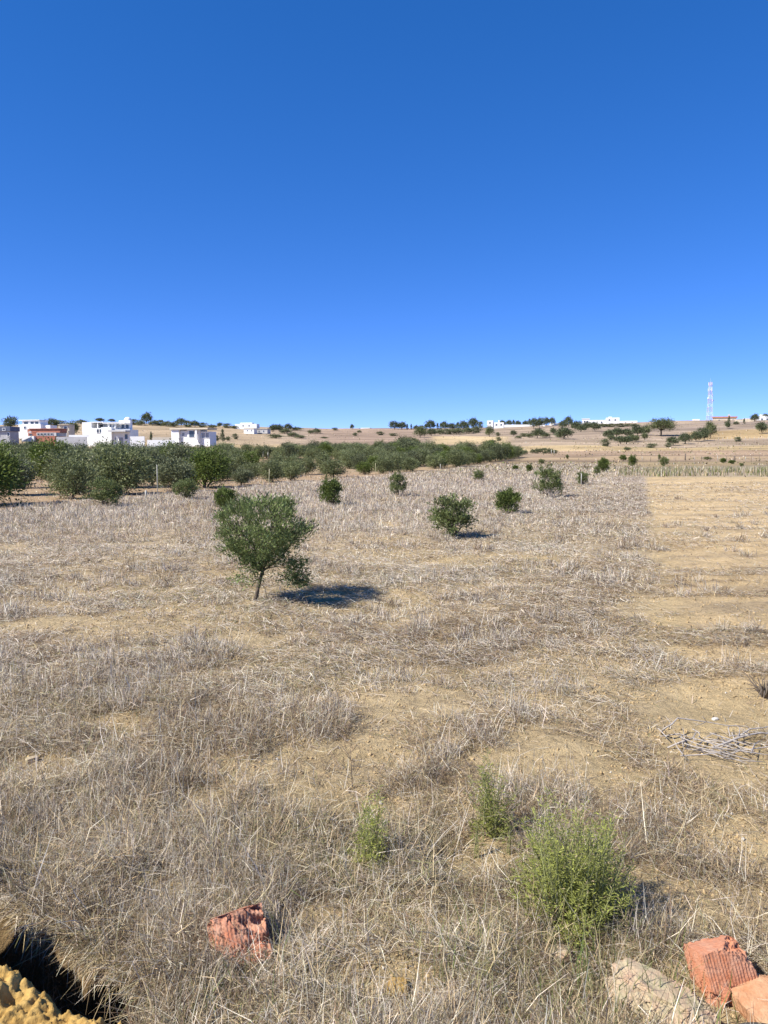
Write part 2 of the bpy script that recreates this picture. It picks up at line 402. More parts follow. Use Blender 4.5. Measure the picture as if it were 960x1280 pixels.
go = link('ground', mesh_np('ground', np.stack([XX, YY, ZZ], -1).reshape(-1, 3), FQ, M['ground'], GC.reshape(-1, 3), True))
tag(go, 'dry sandy field rising to tan farmland hills', 'ground', kind='structure')

def scatter(n, y0, y1, um=.64, dens=density, pw=1.0):
    y = np.exp(R.uniform(math.log(y0), math.log(y1), int(n * 2.6))); x = R.uniform(-um, um, len(y)) * np.maximum(y, 4.2)
    k = R.random(len(y)) < dens(x, y) ** pw; return x[k][:n], y[k][:n]
def pick(weights):
    """weights (n,len(PAL)) -> albedo"""
    cw = np.cumsum(weights, 1); cw /= cw[:, -1:]; r = R.random((len(weights), 1))
    c = PA[(cw < r).sum(1).clip(0, len(PN) - 1)]
    return c * R.uniform(.62, 1.45, (len(weights), 1)) * R.uniform(.96, 1.04, (len(weights), 3))
def colour_weights(x, y, base):
    W = np.ones((len(x), len(PN))) * np.array(base, float)
    w, v = wv(x, y)
    p = fbm(x * .5, y * .5, 151, 3); q = fbm(x * .9 + 40, y * .9, 171, 3); s = fbm(x * .22, y * .22, 181, 3)
    W[:, 0] += 2.0 * sstep(6, 10, y); W[:, 1] += 1.5 * sstep(6, 10, y); W[:, 0] += 4.5 * sstep(13, 22, y) * sstep(-2, -7, w) ; W[:, 1] += 4.5 * sstep(.52, .62, q); W[:, 4] += 3.5 * sstep(.52, .64, p)
    W[:, 2] += 3.5 * sstep(.5, .62, s); W[:, 5] += 2.5 * sstep(.54, .66, 1 - p) * (1 - sstep(20, 35, y)); W[:, 4] += 1.6 * sstep(-3.5, -.5, w) * sstep(7, 10, y)
    W[:, 2] += 3.0 * (1 - sstep(6, 10, y)); W[:, 5] += .8 * (1 - sstep(6, 10, y)); W[:, 4] += 1.8 * (1 - sstep(5.5, 9, y + x)); W[:, 6] += 1.0 * (1 - sstep(5, 8, y + x)); W[:, 1] *= .45 + .55 * sstep(6, 9, y)
    W[:, 3] += 2.5 * sstep(.53, .63, 1 - q) + 1.2 * sstep(5, 9, y)
    sv = fbm(x * .28 + 7, y * .5, 191, 3); W[:, 3] += 6 * sstep(.54, .64, sv) * sstep(5, 8, y) * (w < -1); W[:, 1] += 4 * sstep(.54, .64, sv)
    dk = fbm(x * 1.3, y * 1.3, 197, 3); W[:, 4] += 4 * sstep(.56, .66, dk); W[:, 6] += 3 * sstep(.58, .68, dk) * (1 - sstep(9, 14, y))
    return W
#            mauve grey straw pale brown olive dark green
# 1 upright tufts: blades gathered round clump centres
nt_ = 21000
cx, cy = scatter(nt_, 2.5, 135)
per = 19
x = np.repeat(cx, per); y = np.repeat(cy, per); sz = np.repeat(R.uniform(.55, 1.25, len(cx)), per)
spread = .035 + .0045 * y
x = x + R.normal(0, 1, len(x)) * spread; y = y + R.normal(0, 1, len(y)) * spread * .8
tall = sstep(15, 27, y) * (.4 + .6 * sstep(-3, -8, wv(x, y)[0]))
L = sz * R.uniform(.04, .16, len(x)) * (1 - .5 * sstep(-.2, .3, wv(x, y)[0]) * (y > 7)) * (1 - .3 * sstep(5, 8, y) * (1 - sstep(14, 22, y))) * (1 + 1.0 * tall) * (1 - .45 * sstep(-.3, .5, wv(x, y)[0]) * (y > 7))
Wd = np.maximum(.0020, .00048 * y) * R.uniform(.7, 1.5, len(x))
az = R.uniform(0, 6.283, len(x)); a0 = np.abs(R.normal(1.0 - .55 * tall, .42, len(x))); a1 = a0 + R.uniform(.0, 1.2, len(x)) * (1 - .6 * tall)
cw = colour_weights(np.repeat(cx, per), np.repeat(cy, per), [1.2, 1.3, 2.2, 1.6, .9, 1.0, .35, .03])
blade_mesh('dry_grass', np.stack([x, y, T(x, y, True) - .01], 1), L, Wd, az, a0, a1, pick(cw), 'upright tufts of dead grey and straw coloured grass covering the field')
# 2 flattened straw litter
x, y = scatter(330000, 2.5, 60, pw=.75)
L = R.uniform(.04, .20, len(x)) * (1 + .015 * y); Wd = np.maximum(.0018, .00050 * y) * R.uniform(.6, 1.5, len(x))
flow = 6.283 * fbm(x * .6, y * .6, 201, 2); az = flow + R.normal(0, 1.1, len(x))
a0 = R.normal(1.42, .22, len(x)); a1 = R.normal(1.62, .22, len(x))
zz = T(x, y, True) + np.abs(R.normal(0, .05, len(x))) * density(x, y) + .004
blade_mesh('straw_litter', np.stack([x, y, zz], 1), L, Wd, az, a0, a1, pick(colour_weights(x, y, [1.0, 1.4, 1.8, 1.3, 1.5, .5, .7, .0])), 'flattened straw and broken dead stems lying over sandy soil')
# 3 grey wiry dead weeds in round clumps
def clumpd(x, y): return density(x, y) * sstep(.50, .62, fbm(x * .8, y * .8, 221, 3)) * .9 + .02
cx, cy = scatter(1500, 2.7, 40, dens=clumpd); per = 70
x = np.repeat(cx, per); y = np.repeat(cy, per); s = np.repeat(R.uniform(.5, 1.25, len(cx)), per)
x = x + R.normal(0, .09, len(x)) * s; y = y + R.normal(0, .09, len(y)) * s
L = s * R.uniform(.06, .24, len(x)); Wd = np.maximum(.002, .00052 * y) * R.uniform(.7, 1.3, len(x))
az = R.uniform(0, 6.283, len(x)); a0 = np.abs(R.normal(.8, .4, len(x))); a1 = a0 + R.normal(0, .7, len(x))
wt = np.ones((len(x), len(PN))) * np.array([1, 4, .8, 1.6, 1.0, .2, .4, 0.]); tint = np.repeat(R.random(len(cx)), per); wt[:, 4] += 5 * (tint > .66); wt[:, 3] += 3 * (tint < .2)
blade_mesh('dead_weeds', np.stack([x, y, T(x, y) + np.abs(R.normal(0, .04, len(x))) * s], 1), L, Wd, az, a0, a1, pick(wt), 'grey wiry dead weeds in tangled clumps among the straw')
# 4 deep tangle in the left foreground
def tang(x, y): return np.clip(density(x, y) * (1 - sstep(4.8, 7.5, y + .9 * x)), 0, 1)
x, y = scatter(80000, 2.5, 8.0, dens=tang)
L = R.uniform(.06, .28, len(x)) * R.uniform(.6, 1.2, len(x)); Wd = R.uniform(.0013, .0036, len(x)); az = R.uniform(0, 6.283, len(x))
a0 = np.abs(R.normal(1.15, .42, len(x))); a1 = a0 + R.normal(.15, .6, len(x)); lift = np.abs(R.normal(0, .07, len(x))) * sstep(.4, .65, fbm(x * 2.2, y * 2.2, 303, 3))
blade_mesh('tangled_straw', np.stack([x, y, T(x, y, True) + lift], 1), L, Wd, az, a0, a1, pick(colour_weights(x, y, [.3, 1.3, 3.6, 2.2, 1.5, 1.0, 1.0, .05])), 'deep tangle of bent straw filling the near left foreground')
# 4b straw hanging over the lip of the ditch
q = R.uniform(-1.5, 1.28, 7000); p = (fbm(q * 5, q * 0 + 3, 411, 3) - .5) * .16 + .10 * sstep(1.0, 1.3, q) + .04 + .26 * R.random(7000) ** 1.3 - .004; x = TO[0] + TD[0] * q + TN[0] * p; y = TO[1] + TD[1] * q + TN[1] * p
L = R.uniform(.06, .26, len(x)); Wd = R.uniform(.0016, .0042, len(x)); az = np.arctan2(-TN[1], -TN[0]) + R.normal(0, 1.0, len(x)); a0 = np.abs(R.normal(.7, .5, len(x))); a1 = a0 + R.uniform(0, 1.6, len(x))
blade_mesh('hanging_straw', np.stack([x, y, T(x, y, True) * 0 + .0 + (fbm(x * .45, y * .45, 3, 3) - .5) * .16 + (fbm(x * 2.6, y * 2.6, 5, 3) - .5) * .075], 1), L, Wd, az, a0, a1, pick(colour_weights(x, y, [.3, 1.2, 3.4, 2.4, 1.6, .8, .8, .05])), 'dry straw hanging over the edge of the dark ditch')
# 4c low scrub and stubble over the far fields
y = np.exp(R.uniform(math.log(73), math.log(560), 60000)); x = R.uniform(-.52, .55, len(y)) * y; w, v = wv(x, y)
k = (R.random(len(x)) < .04 + .9 * sstep(.50, .66, fbm(x * .03, y * .09, 321, 4)) * sstep(.35, .6, fbm(x * .2, y * .2, 331, 2))) & (w > -24) | ((y > 240) & (R.random(len(x)) < .10)); x, y = x[k], y[k]
L = R.uniform(.12, .38, len(x)) * np.minimum(1.6, .5 + y / 260); a0 = np.abs(R.normal(.5, .4, len(x)))
blade_mesh('field_scrub', np.stack([x, y, T(x, y)], 1), L, L * R.uniform(.3, .9, len(x)), R.uniform(0, 6.28, len(x)), a0, a0 + .4, pick(np.ones((len(x), len(PN))) * np.array([1.6, 1.2, .6, .0, 1.6, 2.0, .2, .7])), 'low dry scrub and stubble dotted over the far fields')
# 5 pale single stalks standing out of it
x, y = scatter(800, 2.6, 8)
L = R.uniform(.16, .46, len(x)) * R.uniform(.6, 1, len(x)); Wd = R.uniform(.003, .006, len(x)) * np.maximum(1, y / 6); az = R.uniform(0, 6.283, len(x)); a0 = np.abs(R.normal(.6, .5, len(x))); a1 = a0 + R.normal(.1, .5, len(x))
blade_mesh('pale_stalks', np.stack([x, y, T(x, y, True)], 1), L, Wd, az, a0, a1, pick(np.ones((len(x), len(PN))) * np.array([.3, 1, 2, 4, .8, 0, .2, 0])), 'pale dry stalks rising singly above the foreground straw')
# 5b crumbs of soil on the bare patches
y = np.exp(R.uniform(math.log(2.5), math.log(16), 46000)); x = R.uniform(-.62, .62, len(y)) * np.maximum(y, 4.2); k = (trench_sp(x, y)[1] > .15) & (R.random(len(x)) < .25 + .75 * sstep(.45, .6, fbm(x * 1.6, y * 1.6, 341, 3))); x, y = x[k], y[k]
sz = np.minimum(np.exp(R.normal(-5.2, .5, len(x))), .014) * (1 + .04 * y); o8 = np.array([[1, 0, 0], [0, 1, 0], [-1, 0, 0], [0, -1, 0], [0, 0, 1], [0, 0, -1]], float)
V = (o8[None] * R.uniform(.6, 1.3, (len(x), 6, 1)) + R.normal(0, .2, (len(x), 6, 3))) * sz[:, None, None] + np.stack([x, y, T(x, y, True) + sz * .25], 1)[:, None, :]
t8 = np.array([[0, 1, 4], [1, 2, 4], [2, 3, 4], [3, 0, 4], [1, 0, 5], [2, 1, 5], [3, 2, 5], [0, 3, 5]]); FT = (np.arange(len(x))[:, None, None] * 6 + t8[None]).reshape(-1, 3)
cc = np.array([.50, .37, .20]) * R.uniform(.75, 1.25, (len(x), 1)); cc = np.where(R.random((len(x), 1)) < .015, np.array([.62, .58, .5]), cc)
tag(link('soil_crumbs', mesh_np('soil_crumbs', V.reshape(-1, 3), FT, M['grass'], np.repeat(cc, 6, 0))), 'small crumbs and pebbles of soil scattered over the sandy patches', 'soil crumbs', kind='stuff')
# 6 green reeds past the end of the bare field, plus green shoots near the bottom edge
x = R.uniform(.30, .56, 16000); y = R.uniform(76, 96, 16000); x = x * y
k = R.random(len(x)) < sstep(.38, .62, fbm(x * .25, y * .25, 241, 3)) * np.clip((x / y - .28) * 8, .1, 1); x, y = x[k], y[k]
L = R.uniform(.3, .85, len(x)); a0 = np.abs(R.normal(.15, .15, len(x)))
wt = np.ones((len(x), len(PN))) * np.array([1.2, 1.2, 2.2, .6, .6, 3.0, 0, 2.6])
blade_mesh('reed_strip', np.stack([x, y, T(x, y)], 1), L, R.uniform(.03, .07, len(x)), R.uniform(0, 6.28, len(x)), a0, a0 + .2, pick(wt), 'strip of olive green reeds growing past the end of the bare field')
def gsh(x, y):
    m = np.zeros_like(x)
    for a, b, r in ((640, 1215, .22), (730, 1235, .28), (270, 1270, .25), (840, 1260, .15), (560, 1225, .12)):
        g = ground_at(a, b); m = np.maximum(m, np.exp(-(((x - g[0]) ** 2 + (y - g[1]) ** 2) / r ** 2)))
    return m
y = R.uniform(2.7, 5, 60000); x = R.uniform(-1.9, 1.9, 60000); k = R.random(len(x)) < gsh(x, y) * .18; x, y = x[k], y[k]
L = R.uniform(.08, .26, len(x)); a0 = np.abs(R.normal(.3, .3, len(x)))
blade_mesh('green_shoots', np.stack([x, y, T(x, y)], 1), L, R.uniform(.003, .005, len(x)), R.uniform(0, 6.28, len(x)), a0, a0 + R.uniform(0, .5, len(x)), pick(np.ones((len(x), len(PN))) * np.array([0, .3, .8, .2, 0, 2.5, 0, 2.5])), 'thin olive green grass shoots among the straw at the nearest edge')

# ------------------------------------------------------------------ trees and bushes
def leaf_mesh(name, C, D, L, W, col, mat):
    """diamond leaves with a centre fold"""
    n = len(C); D = D / np.linalg.norm(D, axis=1, keepdims=True)
    q = R.normal(size=(n, 3)); s = np.cross(D, q); s /= np.linalg.norm(s, axis=1, keepdims=True) + 1e-9
    s = s * (W * .5)[:, None]; t = D * L[:, None]
    V = np.stack([C, C + t * .45 - s, C + t, C + t * .45 + s], 1).reshape(-1, 3)
    Fq = np.arange(n * 4).reshape(n, 4)
    return mesh_np(name, V, Fq, mat, np.repeat(col, 4, 0))
OLIVE = np.array([.115, .142, .045]); OLIVE2 = np.array([.315, .340, .175]); DARKG = np.array([.115, .135, .065]); BRIGHT = np.array([.125, .165, .036]); PINE = np.array([.092, .112, .060])
def leaf_col(n, a, b, wmix=.45):
    t = np.clip(R.normal(wmix, .3, (n, 1)), 0, 1); return (a * (1 - t) + b * t) * R.uniform(.75, 1.25, (n, 1))
def crown_points(nc, rad, cz, lump_seed, shell=.55, bottom=-.75):
    """cluster centres in an uneven ellipsoid"""
    d = R.normal(size=(nc * 2, 3)); d /= np.linalg.norm(d, axis=1, keepdims=True); d = d[d[:, 2] > bottom][:nc]
    az = np.arctan2(d[:, 1], d[:, 0])
    lump = .72 + .5 * vnoise(az * 1.4 + 9, d[:, 2] * 2.2 + lump_seed, lump_seed)
    r = (shell + (1 - shell) * R.random(len(d))) * lump
    return d * r[:, None] * np.array(rad) + np.array([0, 0, cz])
def make_tree_meshes(name, H, rad, trunk_h, ncl, per, leaf, colA, colB, seed, trunk_r=.06, lean=(0, 0), clr=.16, shell=.5, stems=1, bottom=-.75, limbs=7, up=.35, mat='leaf', centers=None):
    """returns (trunk_mesh, crown_mesh); tree stands at the origin, total height H"""
    cz = H - rad[2] * .95
    C = crown_points(ncl, rad, cz, seed, shell, bottom) if centers is None else centers
    C = C + np.array([lean[0], lean[1], 0]) * (C[:, 2:3] / H)
    mb = MB()
    top = np.array([lean[0] * .6, lean[1] * .6, trunk_h])
    for k in range(stems):
        a = 2.4 * k + seed; off = np.array([math.cos(a), math.sin(a), 0]) * (.0 if stems == 1 else trunk_r * 1.8)
        mid = top * .5 + off * 1.3 + np.array([R.normal(0, trunk_r * .5), R.normal(0, trunk_r * .5), 0])
        mb.tube([off - np.array([0, 0, .25]), off, mid, top + off * 2], [trunk_r * 1.5, trunk_r * 1.25, trunk_r, trunk_r * .8], 8)
        pick_ = R.permutation(len(C))[:max(3, limbs // stems)]
        for i in pick_:
            e = C[i]; s0 = top + off * 2
            m1 = s0 * .6 + e * .4 + R.normal(0, .08, 3) * rad[0]; m2 = s0 * .25 + e * .75 + R.normal(0, .06, 3) * rad[0]
            mb.tube([s0 - np.array([0, 0, trunk_r]), m1, m2, e], [trunk_r * .6, trunk_r * .42, trunk_r * .25, trunk_r * .08], 5)
            nb = np.argsort(((C - e) ** 2).sum(1))[1:5]
            for j in nb: mb.tube([m2, m2 * .4 + C[j] * .6 + R.normal(0, .03, 3) * rad[0], C[j]], [trunk_r * .2, trunk_r * .13, trunk_r * .05], 4)
    tm = mb.mesh(name + '_trunk', M['bark'], True)
    n = len(C) * per
    cc = np.repeat(C, per, 0); sc = np.repeat(R.uniform(.6, 1.35, len(C)), per)[:, None] * clr
    P = cc + R.normal(0, 1, (n, 3)) * sc * np.array([1, 1, .85])
    out = P - np.array([lean[0], lean[1], cz]); out /= np.linalg.norm(out, axis=1, keepdims=True) + 1e-6
    D = out * .6 + R.normal(0, .6, (n, 3)) + np.array([0, 0, up])
    shade = np.repeat(R.uniform(.62, 1.3, len(C)), per)[:, None]       # clusters of older and younger leaves
    P = P[P[:, 2] > .02] if False else P
    cm = leaf_mesh(name + '_crown', P, D, leaf * R.uniform(.6, 1.3, n), leaf * .34 * R.uniform(.7, 1.3, n), leaf_col(n, colA, colB) * shade, M[mat])
    return tm, cm
def tree_thing(name, meshes, label, cat, loc, rz=0, sc=(1, 1, 1), group=None):
    o = thing(name, label, cat, loc, rz, group); o.scale = sc
    link('trunk', meshes[0], o); link('crown', meshes[1], o); return o

# ---- the young olive standing nearest
b = ground_at(321, 751)
s1 = b[1] / F                                     # metres per photo pixel there
def crown_hero():
    pts = []
    # main head: broad inverted cone with a flattish lumpy top
    for k in range(215):
        z = R.uniform(.62, 1.60); t = (z - .6) / 1.0
        rmax = (.30 + .58 * min(1, t * 1.9)) * (1 if t < .72 else math.sqrt(max(.05, 1 - ((t - .72) / .31) ** 2)))
        a = R.uniform(0, 6.283); r = rmax * math.sqrt(R.uniform(.10, 1)); lump = .78 + .42 * float(vnoise(a * 1.6, z * 2.4, 5))
        pts.append((.10 + .85 * r * lump * math.cos(a), r * lump * math.sin(a), z))
    for k in range(26):                            # low shoot hanging on the right
        pts.append((R.normal(.60, .13), R.normal(-.1, .1), R.uniform(.26, .66)))
    for k in range(16):                            # leaves close to the trunk, left
        pts.append((R.normal(-.08, .13), R.normal(-.05, .12), R.uniform(.34, .75)))
    for k in range(10):
        pts.append((R.uniform(-.55, -.2), R.normal(0, .2), R.uniform(.72, .95)))
    return np.array(pts)
C = crown_hero()
n = len(C) * 62; cc = np.repeat(C, 62, 0)
P = cc + R.normal(0, .054, (n, 3)); D = (P - np.array([.1, 0, .85])) * .8 + R.normal(0, .45, (n, 3)) + np.array([0, 0, .45])
ol = thing('olive_tree', 'young olive tree with open round head on a leaning bare trunk, nearest tree', 'olive tree', b)
link('crown', leaf_mesh('young_olive_crown', P, D, R.uniform(.04, .085, n), R.uniform(.012, .020, n), leaf_col(n, OLIVE * .9, OLIVE2 * np.array([.82, .95, .68]), .42) * np.repeat(R.uniform(.6, 1.35, len(C)), 62)[:, None], M['leaf']), ol)
mb = MB(); fork = np.array([.10, 0, .50])
mb.tube([(-.03, 0, -.15), (-.02, 0, 0), (.015, .01, .18), (.06, 0, .34), fork], [.042, .036, .030, .028, .025], 8)
for tx, ty, tz in ((-.45, .1, 1.05), (-.25, -.3, 1.35), (.05, .25, 1.45), (.3, -.2, 1.42), (.62, .1, 1.25), (.75, -.1, 1.0), (.45, .35, 1.2), (-.5, .1, .85)):
    e = np.array([tx, ty, tz]); m1 = fork * .6 + e * .4 + R.normal(0, .04, 3); m2 = fork * .25 + e * .75 + R.normal(0, .04, 3)
    mb.tube([fork - np.array([.01, 0, .03]), m1, m2, e], [.016, .012, .008, .003], 6)
    nb = np.argsort(((C - e) ** 2).sum(1))[:9]
    for j in nb: mb.tube([m2, m2 * .5 + C[j] * .5 + R.normal(0, .03, 3), C[j]], [.005, .004, .002], 4)
mb.tube([fork, (.3, -.05, .56), (.55, -.1, .55), (.64, -.1, .3)], [.010, .008, .006, .003], 5)
mb.tube([(.05, 0, .3), (.14, -.03, .2), (.17, -.05, .05)], [.008, .006, .004], 5)
mb.build('trunk', M['bark'], ol, True)

# ---- bushes of the young plantation
bushv = [make_tree_meshes('young_olive_bush_%d' % i, 1.0, (.5, .5, .5), .12, 70, 60, .075, OLIVE, BRIGHT * .55 + OLIVE2 * .45, 3 + i, .022, (0, 0), .06, .35, 3, -.9, 12, .55) for i in range(3)]
brightv = [make_tree_meshes('bright_bush_%d' % i, 1.0, (.46, .46, .52), .1, 75, 60, .085, BRIGHT * .8, BRIGHT * 1.15 + .02, 13 + i, .02, (0, 0), .07, .35, 3, -.9, 12, .9) for i in range(2)]
YO = 'young olives planted in rows across the dry field'
BUSHES = [  # px, base row, height px, width px, bright?, label
    (566, 671, 52, 60, 0, 'broad dense young olive bush, second in the row behind the nearest olive tree'),
    (635, 642, 31, 34, 1, 'bright yellow green round young olive bush, third in the near row'),
    (685, 622, 38, 33, 0, 'young olive bush with thin grey dead stems at its foot'),
    (728, 606, 16, 18, 0, 'small sparse young olive bush beside a pale wooden stake'),
    (754, 590, 19, 16, 1, 'bright young olive bush near the far end of the near row'),
    (746, 594, 11, 8, 0, 'very small grey green olive sapling just left of the bright far bush'),
    (281, 638, 30, 32, 1, 'bright spreading olive bush half hidden behind the nearest olive tree head'),
    (415, 632, 35, 31, 1, 'egg shaped green olive bush standing alone before the grove'),
    (497, 620, 29, 23, 0, 'dark upright olive bush in the far row, left of centre'),
    (598, 601, 13, 15, 0, 'small round dark olive bush in the far row'),
    (644, 588, 7, 9, 1, 'tiny green bush in dry grass, leftmost of the small far pair'),
    (661, 590, 10, 9, 1, 'tiny green bush in dry grass, right of the small far pair'),
    (677, 580, 6, 9, 0, 'low dull bush at the far edge of the grass field'),
    (709, 574, 6, 4, 0, 'slim upright sapling on the far pale ground'),
    (779, 576, 8, 9, 1, 'yellow green bush left of the far reeds'),
    (790, 583, 14, 12, 1, 'loose yellow green bush above the corner of the bare field'),
    (830, 583, 12, 12, 0, 'dark green bush behind the far corner of the bare field'),
    (824, 575, 7, 4, 0, 'small brown green sapling above the dark corner bush'),
    (904, 579, 7, 8, 1, 'low green bush beyond the reed strip, right side'),
    (915, 580, 5, 9, 1, 'flat green bush beyond the reed strip, right of its neighbour'),
    (884, 575, 4, 10, 0, 'low grey thorn bush beyond the reed strip'),
    (927, 583, 4, 5, 0, 'tiny dull bush on dry ground beyond the reeds'),
    (232, 624, 25, 33, 0, 'grey green bush at the grove edge with pale ground around it'),
    (131, 634, 36, 46, 0, 'large silvery bush sprawling in front of the grove on the left'),
]
PROTO = {}
for i, (px, by, hp, wp, br, lab) in enumerate(BUSHES):
    g = ground_at(px, by); s = g[1] / F; key = ('b' if br else 'o') + str(i % (2 if br else 3))
    sc = (wp * s / .98, wp * s / .98, hp * s / 1.0)
    cat = 'olive bush' if hp > 12 else 'bush'
    if key not in PROTO:
        ms = brightv[i % 2] if br else bushv[i % 3]
        PROTO[key] = tree_thing('olive_bush', ms, lab, cat, g, R.uniform(0, 6), sc, YO)
    else:
        o = copy_thing(PROTO[key], g, R.uniform(0, 6), sc, lab, YO); o['category'] = cat
# dead grey stems under the third bush
g = ground_at(690, 622); mb = MB()
for k in range(26):
    a = R.uniform(0, 6.28); r = R.uniform(.15, .6); mb.tube([(0, 0, -.05), (r * .4 * math.cos(a), r * .4 * math.sin(a), .25), (r * math.cos(a), r * math.sin(a), R.uniform(.3, .75))], [.012, .009, .004], 4)
tag(mb.build('dead_shrub', M['twig'], None, False, g - np.array([.1, .5, 0])), 'leafless grey shrub stems in front of the dark row bush', 'dead shrub')

# ---- the grove
grove_v = []
for i in range(7):
    H = 1.0; rr = R.uniform(.44, .52)
    a, bcol = (OLIVE * 1.05, OLIVE2 * 1.1) if i % 3 else (OLIVE * .9, OLIVE2 * .85)
    if i == 5: a, bcol = BRIGHT * .8, BRIGHT * 1.2
    if i == 2: a, bcol = np.array([.10, .115, .05]), np.array([.24, .26, .15])
    if i == 4: a, bcol = DARKG * .8, OLIVE2 * .6
    grove_v.append(make_tree_meshes('grove_olive_%d' % i, H, (rr, rr, .50), .16, 120, 44, .07, a, bcol, 31 + i, .026, (R.normal(0, .06), R.normal(0, .06)), .085, .42, 3 if i % 2 else 1, -.97, 12, .3))
def at_px(px, Y): u = float(ucol(px)); return np.array([u * Y, Y, Tz(u * Y, Y)])
cand = []
for r in range(0, 26):
    w = -27.6 - 5.6 * r
    for q in range(0, 60):
        v = 18 + 4.6 * q + (2.3 if r % 2 else 0)
        x = .949 * w + .316 * v + R.normal(0, .35); y = -.316 * w + .949 * v + R.normal(0, .35)
        if y < 22: continue
        px = 480 + F * x / y
        if px < -45 or px > 662: continue
        ymax = np.interp(px, [0, 150, 250, 330, 430, 520, 560, 662], [132, 138, 150, 178, 205, 205, 185, 188])
        if y > ymax or R.random() < .06 or (316 < px < 424 and 86 < y < 148): continue
        cand.append((y, x, r, px))
cand.sort()
front = sorted([c for c in cand if c[2] == 0], key=lambda c: c[3])
frank = {id(c): k for k, c in enumerate(front)}
ORD = ['first', 'second', 'third', 'fourth', 'fifth', 'sixth', 'seventh', 'eighth', 'ninth', 'tenth', 'eleventh', 'twelfth', 'thirteenth', 'fourteenth', 'fifteenth', 'sixteenth', 'seventeenth', 'eighteenth', 'nineteenth', 'twentieth']
GP = {}
GG = 'olive trees of the grove on the left'
def ordn(k):
    return ORD[k] if k < 20 else ('twenty ' + ORD[k - 20] if k < 29 else ('thirtieth' if k == 29 else 'thirty ' + ORD[k - 30]))
cand = cand[:295]
for k, c in enumerate(cand):
    y, x, r, px = c; h = float(np.interp(px, [0, 110, 250, 330, 420, 520, 660], [2.75, 2.6, 2.4, 1.85, 1.9, 2.4, 2.3])) * R.uniform(.74, 1.28) * (1.0 if r else R.uniform(.75, 1.0)); h = h * (1.3 if y > 150 else 1); h = min(h, (HC + float(slope(554.5)) * y - Tz(x, y)) / .97) if px < 285 else h; wd = min(h, 3.0) * R.uniform(1.1, 1.4)
    if id(c) in frank: lab = 'olive tree, %s from the left along the front edge of the grove' % ordn(frank[id(c)])
    elif r == 1: lab = 'olive tree in the second row of the grove'
    elif y < 85: lab = 'dense grey green olive tree inside the near half of the grove'
    else: lab = 'small distant olive tree in the far part of the grove'
    i = int(R.integers(0, 7)); loc = (x, y, Tz(x, y))
    if i not in GP: GP[i] = tree_thing('grove_olive_tree', grove_v[i], lab, 'olive tree', loc, R.uniform(0, 6), (wd, wd, h), GG)
    else: copy_thing(GP[i], loc, R.uniform(0, 6), (wd, wd, h), lab, GG)

# ---- hill trees
roundv = [make_tree_meshes('hill_round_%d' % i, 1.0, (.5, .5, .45), .2, 60, 26, .13, PINE if i < 2 else OLIVE * .8, DARKG * 1.5 if i < 2 else OLIVE2 * .7, 51 + i, .03, (R.normal(0, .06), 0), .10, .4, 1, -.7, 8, .2) for i in range(4)]
shrubv = [make_tree_meshes('hill_shrub_%d' % i, 1.0, (.52, .52, .55), .1, 50, 26, .14, DARKG, OLIVE2 * .7, 61 + i, .03, (0, 0), .10, .4, 2, -.95, 6, .3) for i in range(2)]
def cyp_centres():
    z = R.uniform(.08, .98, 60); a = R.uniform(0, 6.28, 60); rr = .42 * np.sqrt(R.random(60)) * (1 - z) ** .55 * 1.1 + .03
    return np.stack([rr * np.cos(a), rr * np.sin(a), z], 1)
cypv = [make_tree_meshes('hill_cypress_%d' % i, 1.0, (.4, .4, .5), .15, 60, 24, .11, PINE, DARKG * 1.3, 71 + i, .03, (0, 0), .07, .4, 1, -.9, 5, .9, centers=cyp_centres()) for i in range(2)]
bigv = make_tree_meshes('hill_big_tree', 1.0, (.56, .5, .40), .32, 120, 42, .065, OLIVE * .8, OLIVE2 * .75, 81, .028, (0, 0), .075, .4, 1, -.6, 14, .2)
KV = {'r': roundv[:2], 'o': roundv[2:], 's': shrubv, 'c': cypv, 'B': [bigv]}
KN = {'r': ('round_tree', 'dark round tree', 'tree'), 'o': ('round_tree', 'olive green tree', 'tree'), 's': ('shrub', 'low dark shrub', 'shrub'), 'c': ('cypress_tree', 'narrow dark cypress', 'cypress'), 'B': ('broad_tree', 'broad spreading tree', 'tree')}
